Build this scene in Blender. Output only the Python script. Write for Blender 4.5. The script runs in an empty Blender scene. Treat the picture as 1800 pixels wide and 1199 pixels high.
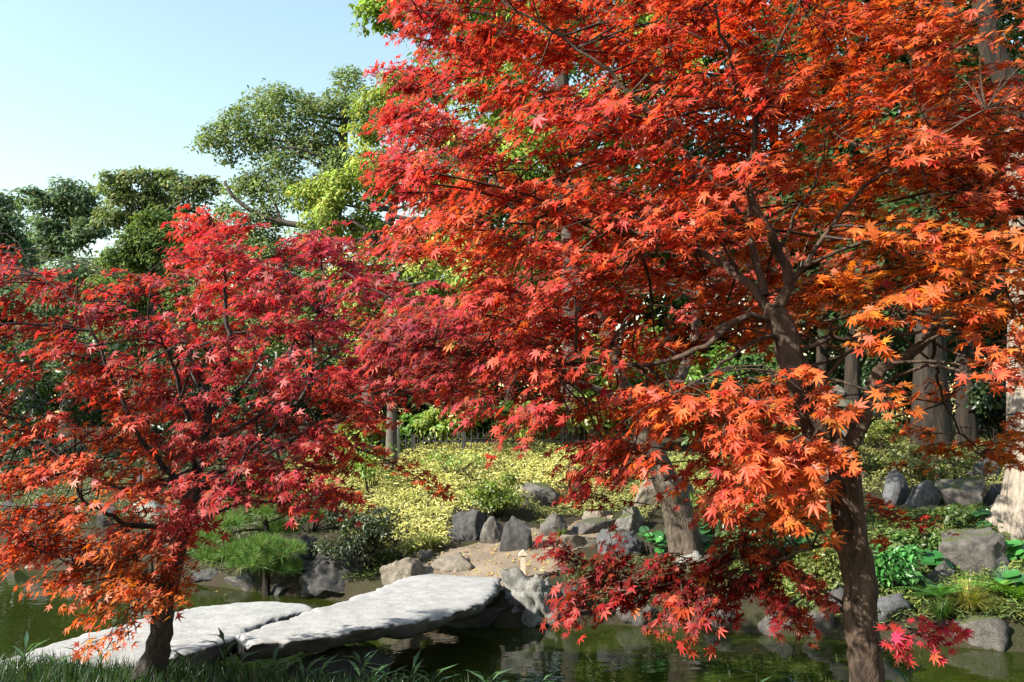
import bpy, math, random
import numpy as np
from mathutils import Vector, Matrix, noise

random.seed(5)
rng = np.random.default_rng(11)
scn = bpy.context.scene
COL = scn.collection

# ------------------------------------------------------------------ camera, sky, sun, exposure
F = 1400.0
PITCH = math.atan(140.5 / F)
EYE = np.array([0.0, 0.0, 1.6])
cd = bpy.data.cameras.new('camera'); cam = bpy.data.objects.new('camera', cd); COL.objects.link(cam)
cam.location = EYE; cam.rotation_euler = (math.pi / 2 + PITCH, 0, 0)
cd.sensor_width = 36; cd.lens = 36 * F / 1800; cd.clip_start = 0.05; cd.clip_end = 3000
scn.camera = cam
SUN = np.array([-0.76, -0.36, 0.56]); SUN /= np.linalg.norm(SUN)
w = bpy.data.worlds.new('World'); scn.world = w; w.use_nodes = True
nt = w.node_tree; nt.nodes.clear()
sky = nt.nodes.new('ShaderNodeTexSky'); sky.sky_type = 'NISHITA'; sky.sun_disc = False
sky.sun_elevation = math.asin(SUN[2]); sky.sun_rotation = math.atan2(SUN[0], SUN[1])
sky.air_density = 2.0; sky.dust_density = 0.4; sky.ozone_density = 1.7; sky.altitude = 20
bg = nt.nodes.new('ShaderNodeBackground'); bg.inputs['Strength'].default_value = 0.106
wo = nt.nodes.new('ShaderNodeOutputWorld')
nt.links.new(sky.outputs[0], bg.inputs[0]); nt.links.new(bg.outputs[0], wo.inputs[0])
sd = bpy.data.lights.new('sun', 'SUN'); sd.energy = 5.0; sd.angle = math.radians(0.53); sd.color = (1.0, 0.93, 0.82)
so = bpy.data.objects.new('sun', sd); COL.objects.link(so)
so.rotation_euler = Vector(SUN).to_track_quat('Z', 'Y').to_euler(); so.location = (-10, -8, 14)
scn.view_settings.view_transform = 'Standard'; scn.view_settings.look = 'None'
scn.view_settings.exposure = 1.4; scn.view_settings.gamma = 1; scn.view_settings.use_curve_mapping = False
scn.render.engine = 'CYCLES'
scn.cycles.max_bounces = 8; scn.cycles.diffuse_bounces = 4; scn.cycles.glossy_bounces = 3
scn.cycles.transmission_bounces = 5; scn.cycles.transparent_max_bounces = 4
scn.cycles.caustics_reflective = False; scn.cycles.caustics_refractive = False

# ------------------------------------------------------------------ picking points
cP, sP = math.cos(PITCH), math.sin(PITCH)
def ray(px, py):
    u = (px - 900) / F; v = (599.5 - py) / F
    return np.array([u, cP - v * sP, sP + v * cP])
def at(px, py, d):
    r = ray(px, py); return EYE + r * (d / r[1])
def on_plane(px, py, z):
    r = ray(px, py); return EYE + r * ((z - EYE[2]) / r[2])
def project(P):
    Q = P - EYE
    depth = Q[..., 1] * cP + Q[..., 2] * sP
    up = -Q[..., 1] * sP + Q[..., 2] * cP
    return 900 + F * Q[..., 0] / depth, 599.5 - F * up / depth, depth
FX = [-400, -30, -14, -8, -4, -2.4, -1.4, -.1, 1, 3.2, 5, 8, 14, 400]
FY = [32, 25, 16, 12.6, 11, 10.2, 9.6, 8.9, 9.0, 8.4, 7.9, 7.4, 6.6, 6]
NX = [-400, -14, -7, -5, -3.9, -2.3, -1, 0, 1.3, 4, 14, 400]
NY = [5, 5, 6.2, 6.1, 5.85, 5.65, 5.4, 5.0, 4.5, 4.3, 4.2, 4]
WATER = -0.6
def wob(x, y):
    return (np.sin(x * 1.7 + 1.3 * np.sin(y * .9)) + np.sin(y * 2.3 + 1.1 * np.sin(x * 1.3)) + .6 * np.sin(x * 4.1 + y * 3.3) + .4 * np.sin(x * 7.9 - y * 6.1)) / 3
def terrain(x, y):
    x = np.asarray(x, float); y = np.asarray(y, float)
    sf = (y - np.interp(x, FX, FY)) * .9 + .12 * wob(x, y)
    hf = np.interp(sf, [-1.2, -.15, .12, .8, 2.0, 3.6, 6.5, 9, 40, 300], [-1.3, -.75, -.38, -.14, .08, .42, .98, 1.12, 1.7, 3])
    sn = np.interp(x, NX, NY) - y + .08 * wob(x * 1.4, y * 1.4)
    hn = np.interp(sn, [-1.0, -.25, .1, .5, 1.5, 300], [-1.3, -.75, -.08, 0.0, .02, .3])
    h = np.maximum(hf, hn)
    return h + np.where(h > -.5, .035, .01) * wob(x * 1.9 + 4, y * 1.9)
def ground_at(px, py):
    r = ray(px, py); t = 3.0
    while t < 80:
        p = EYE + r * t
        if p[2] <= max(float(terrain(p[0], p[1])), WATER - .05): break
        t += .02
    return EYE + r * t
def inpoly(poly, x, y):
    x = np.asarray(x); y = np.asarray(y); ins = np.zeros(x.shape, bool); n = len(poly)
    for i in range(n):
        x1, y1 = poly[i][:2]; x2, y2 = poly[(i + 1) % n][:2]
        if y1 == y2: continue
        c = ((y1 > y) != (y2 > y)) & (x < (x2 - x1) * (y - y1) / (y2 - y1) + x1)
        ins ^= c
    return ins
def unit(v):
    v = np.asarray(v, float); return v / (np.linalg.norm(v, axis=-1, keepdims=True) + 1e-9)

# ------------------------------------------------------------------ materials
def new_mat(name):
    m = bpy.data.materials.new(name); m.use_nodes = True; t = m.node_tree; t.nodes.clear()
    return m, t, t.nodes.new('ShaderNodeOutputMaterial')
def N(t, kind, **kw):
    n = t.nodes.new(kind)
    for k, v in kw.items():
        if k in n.inputs: n.inputs[k].default_value = v
        else: setattr(n, k, v)
    return n
def ramp(t, fac, stops):
    r = t.nodes.new('ShaderNodeValToRGB'); e = r.color_ramp.elements
    while len(e) < len(stops): e.new(.5)
    for k, (p, c) in zip(e, stops): k.position = p; k.color = (*c, 1)
    t.links.new(fac, r.inputs[0]); return r.outputs[0]
def noise_fac(t, scale, detail=6, rough=.6, vec=None, dist=0):
    n = N(t, 'ShaderNodeTexNoise', Scale=scale, Detail=detail, Roughness=rough, Distortion=dist)
    if vec is not None: t.links.new(vec, n.inputs['Vector'])
    return n.outputs['Fac']
def coords(t, scale=(1, 1, 1), kind='Object'):
    c = t.nodes.new('ShaderNodeTexCoord'); m = t.nodes.new('ShaderNodeMapping'); m.inputs['Scale'].default_value = scale
    t.links.new(c.outputs[kind], m.inputs[0]); return m.outputs[0]
def mixc(t, fac, a, b, mode='MIX'):
    m = t.nodes.new('ShaderNodeMix'); m.data_type = 'RGBA'; m.blend_type = mode
    for s, v in ((m.inputs[0], fac), (m.inputs[6], a), (m.inputs[7], b)):
        if isinstance(v, (int, float)): s.default_value = v
        elif isinstance(v, tuple): s.default_value = (*v, 1)
        else: t.links.new(v, s)
    return m.outputs[2]
def leaf_mat(name, trans=.38, rough=.42, spec=.5, boost=(1.25, 1.6, .8)):
    m, t, o = new_mat(name)
    a = N(t, 'ShaderNodeAttribute', attribute_name='col')
    p = N(t, 'ShaderNodeBsdfPrincipled', Roughness=rough); p.inputs['Specular IOR Level'].default_value = spec
    tr = t.nodes.new('ShaderNodeBsdfTranslucent')
    t.links.new(a.outputs['Color'], p.inputs['Base Color'])
    t.links.new(mixc(t, 1.0, a.outputs['Color'], boost, 'MULTIPLY'), tr.inputs[0])
    mx = N(t, 'ShaderNodeMixShader'); mx.inputs[0].default_value = trans
    t.links.new(p.outputs[0], mx.inputs[1]); t.links.new(tr.outputs[0], mx.inputs[2]); t.links.new(mx.outputs[0], o.inputs[0])
    return m
def bark_mat(name, dark, light, scale=9, bump=.5, stretch=.22, lichen=None, dist=.03):
    m, t, o = new_mat(name); v = coords(t, (1, 1, stretch))
    f = noise_fac(t, scale * 4, 8, .65, v, .6); g = noise_fac(t, scale * .5, 4)
    c = ramp(t, f, [(.38, dark), (.6, light)])
    c = mixc(t, ramp(t, g, [(.45, (0, 0, 0)), (.7, (1, 1, 1))]), c, lichen or tuple(k * 1.25 for k in light))
    p = N(t, 'ShaderNodeBsdfPrincipled', Roughness=.85); p.inputs['Specular IOR Level'].default_value = .25
    t.links.new(c, p.inputs['Base Color'])
    b = N(t, 'ShaderNodeBump', Strength=bump, Distance=dist); t.links.new(f, b.inputs['Height']); t.links.new(b.outputs[0], p.inputs['Normal'])
    t.links.new(p.outputs[0], o.inputs[0]); return m
def stone_mat(name, dark, light, moss=.0, scale=5, bump=.6, stain=(.06, .055, .05), mosscol=(.07, .09, .02), side=None):
    m, t, o = new_mat(name); v = coords(t, (1, 1, 1), 'Object')
    f = noise_fac(t, scale * 2.6, 9, .68, v); g = noise_fac(t, scale * .55, 5, .6, v, .8); h = noise_fac(t, scale * 14, 5, .7, v)
    c = ramp(t, f, [(.3, dark), (.68, light)])
    c = mixc(t, ramp(t, g, [(.5, (0, 0, 0)), (.68, (.8, .8, .8))]), c, stain)
    c = mixc(t, ramp(t, h, [(.35, (.35, .35, .35)), (.65, (0, 0, 0))]), c, (.03, .03, .03))
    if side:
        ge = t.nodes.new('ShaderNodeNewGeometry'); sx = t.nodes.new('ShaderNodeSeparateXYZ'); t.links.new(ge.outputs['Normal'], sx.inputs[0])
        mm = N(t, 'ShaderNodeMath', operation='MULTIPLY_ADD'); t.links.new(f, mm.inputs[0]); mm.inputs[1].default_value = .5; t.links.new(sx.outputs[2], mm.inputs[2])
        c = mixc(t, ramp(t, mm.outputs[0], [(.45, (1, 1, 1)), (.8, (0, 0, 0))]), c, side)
    if moss:
        ge = t.nodes.new('ShaderNodeNewGeometry'); sx = t.nodes.new('ShaderNodeSeparateXYZ'); t.links.new(ge.outputs['Normal'], sx.inputs[0])
        mm = N(t, 'ShaderNodeMath', operation='MULTIPLY'); t.links.new(sx.outputs[2], mm.inputs[0]); t.links.new(noise_fac(t, scale * 1.3, 6, .7, v), mm.inputs[1])
        c = mixc(t, ramp(t, mm.outputs[0], [(.5 - .3 * moss, (0, 0, 0)), (.62 - .3 * moss, (.85, .85, .85))]), c, mosscol)
    p = N(t, 'ShaderNodeBsdfPrincipled', Roughness=.88); p.inputs['Specular IOR Level'].default_value = .3
    t.links.new(c, p.inputs['Base Color'])
    ad = N(t, 'ShaderNodeMath', operation='ADD'); t.links.new(f, ad.inputs[0]); t.links.new(h, ad.inputs[1])
    b = N(t, 'ShaderNodeBump', Strength=bump * 1.5, Distance=.03); t.links.new(ad.outputs[0], b.inputs['Height']); t.links.new(b.outputs[0], p.inputs['Normal'])
    t.links.new(p.outputs[0], o.inputs[0]); return m
def plain_mat(name, col, rough=.7, var=.3, scale=30):
    m, t, o = new_mat(name); f = noise_fac(t, scale, 6, .6, coords(t))
    c = ramp(t, f, [(.3, tuple(k * (1 - var) for k in col)), (.7, tuple(k * (1 + var) for k in col))])
    p = N(t, 'ShaderNodeBsdfPrincipled', Roughness=rough); t.links.new(c, p.inputs['Base Color'])
    b = N(t, 'ShaderNodeBump', Strength=.3, Distance=.01); t.links.new(f, b.inputs['Height']); t.links.new(b.outputs[0], p.inputs['Normal'])
    t.links.new(p.outputs[0], o.inputs[0]); return m
def ground_mat(name, a, b, c, scale=2.2):
    m, t, o = new_mat(name); v = coords(t)
    f = noise_fac(t, scale, 8, .6, v); g = noise_fac(t, scale * 12, 6, .7, v)
    col = mixc(t, ramp(t, f, [(.4, (0, 0, 0)), (.6, (1, 1, 1))]), a, b)
    col = mixc(t, ramp(t, g, [(.5, (0, 0, 0)), (.7, (1, 1, 1))]), col, c)
    p = N(t, 'ShaderNodeBsdfPrincipled', Roughness=.95); p.inputs['Specular IOR Level'].default_value = .15
    t.links.new(col, p.inputs['Base Color'])
    bp = N(t, 'ShaderNodeBump', Strength=.7, Distance=.03); t.links.new(g, bp.inputs['Height']); t.links.new(bp.outputs[0], p.inputs['Normal'])
    t.links.new(p.outputs[0], o.inputs[0]); return m
def water_mat():
    m, t, o = new_mat('pond_water'); v = coords(t)
    c = ramp(t, noise_fac(t, .5, 4, .6, v), [(.35, (.014, .021, .003)), (.7, (.024, .031, .005))])
    p = N(t, 'ShaderNodeBsdfPrincipled', Roughness=.015, IOR=1.33); t.links.new(c, p.inputs['Base Color'])
    b = N(t, 'ShaderNodeBump', Strength=.07, Distance=.05)
    t.links.new(noise_fac(t, 3.5, 3, .5, coords(t, (1, 1.6, 1))), b.inputs['Height']); t.links.new(b.outputs[0], p.inputs['Normal'])
    t.links.new(p.outputs[0], o.inputs[0]); return m

M_MAPLE = leaf_mat('maple_leaf', .5, .5, .42, (1.25, 1.3, .7))
M_GREEN = leaf_mat('green_leaf', .35, .38, .5, (1.3, 1.5, .5))
M_FAR = leaf_mat('far_leaf', .34, .7, .12, (1.25, 1.35, .6))
M_GLOSS = leaf_mat('glossy_leaf', .2, .25, .6, (1.3, 1.5, .5))
M_BAMBOO = leaf_mat('bamboo_leaf', .3, .5, .35, (1.2, 1.2, .6))
M_NEEDLE = leaf_mat('pine_needle', .15, .5, .4, (1.2, 1.4, .5))
M_BARK_R = bark_mat('maple_bark', (.02, .014, .010), (.095, .066, .047), 7, 1.0, .3)
M_BARK_L = bark_mat('dark_maple_bark', (.012, .010, .010), (.055, .047, .044), 7, 1.0, .3)
M_BARK_G = bark_mat('grey_bark', (.03, .024, .018), (.12, .095, .072), 8, 1.0)
M_BARK_W = bark_mat('pale_bark', (.055, .045, .036), (.31, .265, .215), 4.5, 1.0, .10, dist=.07)
M_BARK_D = bark_mat('dark_bark', (.006, .005, .004), (.035, .026, .019), 2.5, 1.0, .12, dist=.08)  # darkened to imitate shade on wood trunks and old-tree limbs
M_BARK_F = bark_mat('distant_bark', (.02, .017, .014), (.08, .068, .056), 3, .5)
M_STONE = stone_mat('grey_stone', (.06, .055, .048), (.205, .19, .168), .4)
M_STONE_D = stone_mat('dark_stone', (.03, .029, .029), (.115, .112, .11), .25)
M_STONE_T = stone_mat('tan_stone', (.14, .12, .09), (.34, .295, .23), .2)
M_STONE_P = stone_mat('pale_stone', (.16, .16, .145), (.40, .40, .365), .2)
M_STONE_G = stone_mat('green_white_stone', (.30, .37, .32), (.48, .56, .49), .0)
M_STONE_B = stone_mat('bluish_stone', (.06, .063, .068), (.17, .175, .182), .25)
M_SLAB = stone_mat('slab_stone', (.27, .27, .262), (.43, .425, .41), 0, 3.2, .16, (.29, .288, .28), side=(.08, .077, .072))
M_GROUND = ground_mat('soil', (.035, .027, .018), (.03, .034, .014), (.055, .043, .028))
M_PATH = ground_mat('sandy_path', (.23, .18, .13), (.165, .13, .095), (.27, .225, .17), 4)

# ------------------------------------------------------------------ object helpers
def tag(o, label=None, cat=None, group=None, kind=None):
    for k, v in (('label', label), ('category', cat), ('group', group), ('kind', kind)):
        if v: o[k] = v
    return o
def link(name, me, parent=None, mat=None, smooth=False):
    o = bpy.data.objects.new(name, me); COL.objects.link(o)
    if parent is not None: o.parent = parent
    if mat is not None and len(me.materials) == 0: me.materials.append(mat)
    if smooth: me.polygons.foreach_set('use_smooth', np.ones(len(me.polygons), bool))
    return o
def empty(name, loc=(0, 0, 0)):
    o = bpy.data.objects.new(name, None); COL.objects.link(o); o.location = [float(a) for a in loc]; o.empty_display_size = .1
    return o
def mesh_np(name, V, Fc, col=None):
    """V (n,3), Fc (m,k) equal-sized faces"""
    V = np.ascontiguousarray(V, np.float32); Fc = np.ascontiguousarray(Fc, np.int32)
    me = bpy.data.meshes.new(name); m, k = Fc.shape
    me.vertices.add(len(V)); me.vertices.foreach_set('co', V.ravel())
    me.loops.add(m * k); me.loops.foreach_set('vertex_index', Fc.ravel())
    me.polygons.add(m); me.polygons.foreach_set('loop_start', np.arange(0, m * k, k, dtype=np.int32))
    me.update(calc_edges=True)
    if col is not None:
        a = me.attributes.new('col', 'FLOAT_COLOR', 'POINT')
        c4 = np.ones((len(V), 4), np.float32); c4[:, :3] = col
        a.data.foreach_set('color', c4.ravel())
    return me
def smooth_path(P, R, step=.08):
    P = np.asarray(P, float); R = np.asarray(R, float)
    if len(P) < 2: return P, R
    Q = np.vstack([2 * P[0] - P[1], P, 2 * P[-1] - P[-2]]); out = []; ro = []
    for i in range(len(P) - 1):
        n = max(2, int(np.linalg.norm(P[i + 1] - P[i]) / step))
        for k in range(n):
            t = k / n; a, b, c, d = Q[i], Q[i + 1], Q[i + 2], Q[i + 3]
            out.append(.5 * (2 * b + (c - a) * t + (2 * a - 5 * b + 4 * c - d) * t * t + (-a + 3 * b - 3 * c + d) * t ** 3))
            ro.append(R[i] + (R[i + 1] - R[i]) * t)
    out.append(P[-1]); ro.append(R[-1]); return np.array(out), np.array(ro)
class Tubes:
    def __init__(s): s.V = []; s.F = []; s.n = 0
    def add(s, P, R, seg=8, rough=0.0):
        P = np.asarray(P, float); R = np.asarray(R, float); n = len(P)
        T = unit(np.gradient(P, axis=0)); up = np.array([0, 0, 1.0]) if abs(T[0][2]) < .9 else np.array([1.0, 0, 0])
        A = np.empty((n, 3)); u = unit(np.cross(T[0], up))
        for i in range(n):
            u = unit(u - T[i] * np.dot(u, T[i])); A[i] = u
        B = np.cross(T, A); th = np.arange(seg) * 2 * math.pi / seg
        rr = R[:, None] * np.ones(seg)
        if rough:
            ph = rng.uniform(0, 6, 4); L = np.arange(n)[:, None]
            rr = rr * (1 + rough * (np.sin(2 * th[None] + ph[0] + L * .21) + .7 * np.sin(3 * th[None] + ph[1] - L * .33) + .5 * np.sin(5 * th[None] + ph[2] + .5 * np.sin(L * .6))))
        V = P[:, None] + rr[..., None] * (np.cos(th)[None, :, None] * A[:, None] + np.sin(th)[None, :, None] * B[:, None])
        V = V.reshape(-1, 3); i = np.arange(n - 1)[:, None] * seg; j = np.arange(seg)[None]; j2 = (j + 1) % seg
        Fq = np.stack([i + j, i + j2, i + seg + j2, i + seg + j], -1).reshape(-1, 4)
        V = np.vstack([V, P[-1:] + T[-1:] * R[-1]]); e = (n - 1) * seg; tip = n * seg
        cap = np.stack([e + np.arange(seg), e + (np.arange(seg) + 1) % seg, np.full(seg, tip), np.full(seg, tip)], -1)
        s.V.append(V); s.F.append(Fq + s.n); s.C = getattr(s, 'C', []); s.C.append(cap[:, :3] + s.n); s.n += len(V)
    def build(s, name, mat, parent=None):
        V = np.vstack(s.V); Q = np.vstack(s.F); T3 = np.vstack(s.C)
        tri = np.vstack([Q[:, [0, 1, 2]], Q[:, [0, 2, 3]], T3])
        return link(name, mesh_np(name, V, tri), parent, mat, True)

# leaf templates: y is the tip direction, z the upper face
def star_template(fine, droop, fold=.12, five=False):
    lob = [(-128, .40), (-80, .74), (-39, .94), (0, 1.0), (39, .94), (80, .74), (128, .40)]
    if five: lob = [(-100, .62), (-46, .92), (0, 1.0), (46, .92), (100, .62)]
    pts = [(0, -.03)]
    for i, (a, L) in enumerate(lob):
        ra = math.radians(a); d = np.array([math.sin(ra), math.cos(ra)]); nrm = np.array([d[1], -d[0]])
        nr = math.radians((lob[i - 1][0] + a) / 2) if i else math.radians(a - 24)
        pts.append(tuple(.33 * L ** .3 * np.array([math.sin(nr), math.cos(nr)])))
        if fine:
            pts.append(tuple(d * L * .52 - nrm * .125 * L)); pts.append(tuple(d * L)); pts.append(tuple(d * L * .52 + nrm * .125 * L))
        else: pts.append(tuple(d * L))
    nr = math.radians(lob[-1][0] + 24); pts.append((.25 * math.sin(nr) * .8, .25 * math.cos(nr) * .8))
    V = [(x, y, -droop * (x * x + y * y) + fold * abs(x) * .5) for x, y in pts]; k = len(pts)
    Fc = [(0, i + 1, i) for i in range(1, k - 1)]
    b = len(V)                                                        # petiole
    V += [(-.018, -.02, 0), (.018, -.02, 0), (0, -.62, -.12)]; Fc.append((b, b + 2, b + 1))
    V = np.array(V); V[:, 1] += .0
    return V, np.array(Fc)
def oval_template(wd=.36, fold=.1, droop=.12):
    V = np.array([(0, 0, 0), (wd * .5, .45, fold), (0, 1, -droop), (-wd * .5, .45, fold), (0, .45, 0)])
    return V, np.array([(0, 1, 4), (1, 2, 4), (2, 3, 4), (3, 0, 4)])
def quad_template(wd=.5, fold=.08):
    V = np.array([(0, 0, 0), (wd * .5, .5, fold), (0, 1, -.06), (-wd * .5, .5, fold)])
    return V, np.array([(0, 1, 2), (0, 2, 3)])
def basis(n, t):
    n = unit(n); t = t - n * np.sum(n * t, -1, keepdims=True); t = unit(t); x = np.cross(t, n)
    return np.stack([x, t, n], -1)                                   # columns x, y(tip), z(normal)
def scatter(name, tpl, pos, B, size, col, mat, shade=None):
    V, Fc = tpl; n = len(pos); k = len(V)
    sz = np.asarray(size); sz = sz[:, None] if sz.ndim == 1 else sz
    W = pos[:, None, :] + np.einsum('nij,nkj->nki', B, V[None] * sz[:, None, :])
    FF = (Fc[None] + (np.arange(n) * k)[:, None, None]).reshape(-1, 3)
    C = np.repeat(col, k, 0)
    if shade is not None: C = C * np.tile(shade, n)[:, None]
    return W.reshape(-1, 3), FF, C
def join_scatter(name, parts, mat, parent=None, kind=None):
    V = []; Fs = []; C = []; b = 0
    for v, f, c in parts: V.append(v); Fs.append(f + b); C.append(c); b += len(v)
    o = link(name, mesh_np(name, np.vstack(V), np.vstack(Fs), np.clip(np.vstack(C), .001, .95)), parent, mat)
    if kind: o['kind'] = kind
    return o
def rnd(n): return unit(rng.normal(size=(n, 3)))

# ------------------------------------------------------------------ ground, water, path
def grid_axis(lo, a, b, hi, step, k):
    left = a - np.geomspace(.4, a - lo, k)[::-1]; right = b + np.geomspace(.4, hi - b, k)
    return np.concatenate([left, np.arange(a, b, step), [b], right])
xs = grid_axis(-500, -15, 13, 500, .12, 22); ys = grid_axis(-300, 3.2, 22, 900, .12, 22)
gx, gy = np.meshgrid(xs, ys); gz = terrain(gx, gy)
i = np.arange(len(ys) - 1)[:, None] * len(xs); j = np.arange(len(xs) - 1)[None]
gf = np.stack([i + j, i + j + 1, i + j + 1 + len(xs), i + j + len(xs)], -1).reshape(-1, 4)
tag(link('ground', mesh_np('ground', np.stack([gx, gy, gz], -1).reshape(-1, 3), gf), None, M_GROUND, True), kind='structure')
wx = np.array([-60, -20, 0, 20, 60.]); wy = np.array([3.0, 8, 16, 30.])
gx, gy = np.meshgrid(wx, wy); i = np.arange(3)[:, None] * 5; j = np.arange(4)[None]
tag(link('water', mesh_np('water', np.stack([gx, gy, gx * 0 + WATER], -1).reshape(-1, 3), np.stack([i + j, i + j + 1, i + j + 6, i + j + 5], -1).reshape(-1, 4)), None, water_mat()), kind='structure')
def drape(name, pxpoly, mat, lift, step=.05):
    W = [ground_at(*p)[:2] for p in pxpoly]; W = np.array(W)
    ax = np.arange(W[:, 0].min(), W[:, 0].max() + step, step); ay = np.arange(W[:, 1].min(), W[:, 1].max() + step, step)
    X, Y = np.meshgrid(ax, ay); Z = terrain(X, Y) + lift; ids = np.arange(X.size).reshape(X.shape)
    cx = X[:-1, :-1] + step / 2 + .05 * wob(X[:-1, :-1] * 5, Y[:-1, :-1] * 5); cy = Y[:-1, :-1] + step / 2
    ok = inpoly(W, cx, cy)
    q = np.stack([ids[:-1, :-1][ok], ids[:-1, 1:][ok], ids[1:, 1:][ok], ids[1:, :-1][ok]], -1)
    used, inv = np.unique(q, return_inverse=True)
    V = np.stack([X.ravel()[used], Y.ravel()[used], Z.ravel()[used]], -1)
    return tag(link(name, mesh_np(name, V, inv.reshape(-1, 4)), None, mat, True), kind='structure'), W
PATHPX = [(735, 998), (790, 968), (860, 948), (920, 930), (985, 935), (1040, 905), (1080, 908), (1060, 955), (1000, 972), (985, 1000), (945, 1020), (900, 1042), (740, 1042)]
path, PATHW = drape('path', PATHPX, M_PATH, .012)

# ------------------------------------------------------------------ stones
def icosphere(sub):
    import bmesh
    bm = bmesh.new(); bmesh.ops.create_icosphere(bm, subdivisions=sub, radius=1)
    V = np.array([v.co[:] for v in bm.verts]); Fc = np.array([[v.index for v in f.verts] for f in bm.faces]); bm.free(); return V, Fc
ICO5 = icosphere(5); ICO4 = icosphere(4)
def rock_mesh(name, sx, sy, sz, seed, flat=0.0, facets=9, rough=.5, sub=ICO4):
    r = np.random.default_rng(seed); V, Fc = sub; V = V.copy()
    for _ in range(facets):                                          # cut planes give broken faces
        n = unit(r.normal(size=3)); dd = r.uniform(.42, .8); s = V @ n
        V = V - np.where(s > dd, (s - dd) * .97, 0)[:, None] * n
    off = Vector(r.uniform(-50, 50, 3))
    D = np.array([noise.fractal(Vector(v) * 1.1 + off, .75, 2.1, 7) for v in V])
    D2 = np.array([noise.ridged_multi_fractal(Vector(v) * 2.6 + off, .9, 2.2, 4, 1.0, 2.0) for v in V])
    V = V * (1 + rough * .30 * D[:, None] - (.05 + rough * .11) * (D2[:, None] - 1))
    if flat: V[:, 2] = np.where(V[:, 2] > .3, .3 + (V[:, 2] - .3) * (1 - flat), V[:, 2])
    V = V - np.array([(V[:, 0].max() + V[:, 0].min()) / 2, (V[:, 1].max() + V[:, 1].min()) / 2, 0])
    V = V / np.array([np.abs(V[:, 0]).max(), np.abs(V[:, 1]).max(), 1])
    zt = V[:, 2].max(); V = V * np.array([sx / 2, sy / 2, sz / zt / 1.35]); V[:, 2] += sz * (1 - 1 / 1.35)
    return mesh_np(name, V, Fc)
SEED = [100]
def rock(px, yb, wpx, hpx, label, mat, name='rock', depth=.75, flat=0., rough=.5, facets=9, rz=None, sink=.035, d=None, tilt=0, group=None, sub=ICO4):
    p = ground_at(px, yb) if d is None else at(px, yb, d)
    s = p[1] / F; SEED[0] += 1
    wm, hm = wpx * s, hpx * s; dm = wm * depth
    p = p + np.array([0, dm * .35, 0])
    if d is None: p[2] = min(p[2], float(terrain(p[0], p[1]))) if p[2] > WATER else p[2]
    me = rock_mesh(name, wm, dm, hm, SEED[0], flat, facets, rough, sub)
    o = link(name, me, None, mat, True); o.location = [float(a) for a in (p[0], p[1], p[2] - sink)]
    o.rotation_euler = (0, math.radians(tilt), 0 if rz is None else rz)
    return tag(o, label, 'rock', group)
R = rock
# bridge landing, far side
R(706, 1032, 82, 54, 'tan squarish boulder beside the far landing of the stone slab bridge', M_STONE_T, depth=.8, rough=.35, sub=ICO5)
R(793, 1006, 78, 34, 'low brown flat rock lying at the edge of the sandy path', M_STONE_T, flat=.4)
R(737, 985, 46, 22, 'small grey rock peeking out behind the tan squarish boulder', M_STONE)
R(942, 1092, 122, 92, 'craggy pitted pale grey boulder rising from the water under the arrow sign', M_STONE_P, rough=1.9, facets=5, depth=.7, sub=ICO5)
R(1000, 1082, 60, 60, 'dark wet stone tucked beside the craggy pitted boulder at the waterline', M_STONE_D)
R(584, 1056, 132, 96, 'large dark shaded boulder at the waterline next to the small pine', M_STONE_D, rough=.7, depth=.7, sub=ICO5)
R(531, 996, 46, 56, 'dark pointed rock standing behind the small pine', M_STONE_D)
R(424, 1040, 80, 32, 'low flat pale-topped rock in the water below the small pine', M_STONE, flat=.5)
R(362, 1020, 62, 26, 'small wet grey rock at the water edge half hidden by red maple leaves', M_STONE_D)
R(488, 1052, 56, 24, 'dark wet stone at the foot of the pine trunk', M_STONE_D, flat=.3)
# path edge and steps
R(825, 950, 84, 58, 'broad dark rock with a lit top beside the round leafy bush', M_STONE_D, rough=.6, sub=ICO5)
R(861, 958, 46, 52, 'leaning grey wedge stone between two dark path rocks', M_STONE, tilt=18)
R(906, 970, 58, 64, 'upright blocky dark rock at the back edge of the sandy path', M_STONE_D, rough=.4, facets=12)
R(972, 944, 52, 44, 'rounded grey rock beside the lowest stone step', M_STONE)
R(945, 890, 84, 44, 'sloping grey rock set in the yellow bamboo above the path', M_STONE, flat=.2)
R(1004, 840, 46, 22, 'flat grey stone half buried high on the yellow bamboo slope', M_STONE)
R(1040, 833, 28, 20, 'small grey stone high on the yellow bamboo slope', M_STONE)
R(1014, 862, 30, 20, 'little grey stone among bamboo above the stone steps', M_STONE)
STEPG = 'stone steps leading up from the sandy path'
R(1016, 966, 78, 30, 'pale rounded flat stone forming the lowest step', M_STONE_T, 'stepping_stone', flat=.5, group=STEPG)
R(1045, 938, 84, 26, 'long grey middle step of dressed stone', M_STONE, 'stepping_stone', flat=.6, facets=14, rough=.2, group=STEPG)
R(1048, 912, 70, 18, 'thin tan upper step below the red maple spray', M_STONE_T, 'stepping_stone', flat=.6, rough=.2, group=STEPG)
R(1094, 980, 84, 50, 'big grey boulder with a smooth rounded top at the foot of the leaning trunk', M_STONE_B, rough=.35, depth=.8, sub=ICO5)
R(1106, 940, 62, 58, 'mossy upright rock beside the stone steps', stone_mat('mossy_stone', (.09, .09, .085), (.26, .25, .22), .9), rough=.8, sub=ICO5)
R(1140, 898, 56, 60, 'tan rock on the slope just behind the leaning trunk', M_STONE_T, sub=ICO5)
R(1200, 895, 66, 62, 'large grey rock on the slope behind the leaning trunk', M_STONE)
R(1088, 860, 44, 30, 'grey rock half hidden by orange maple leaves above the steps', M_STONE)
R(1217, 1003, 52, 38, 'pale whitish stone against the base of the leaning trunk', M_STONE_P)
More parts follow.
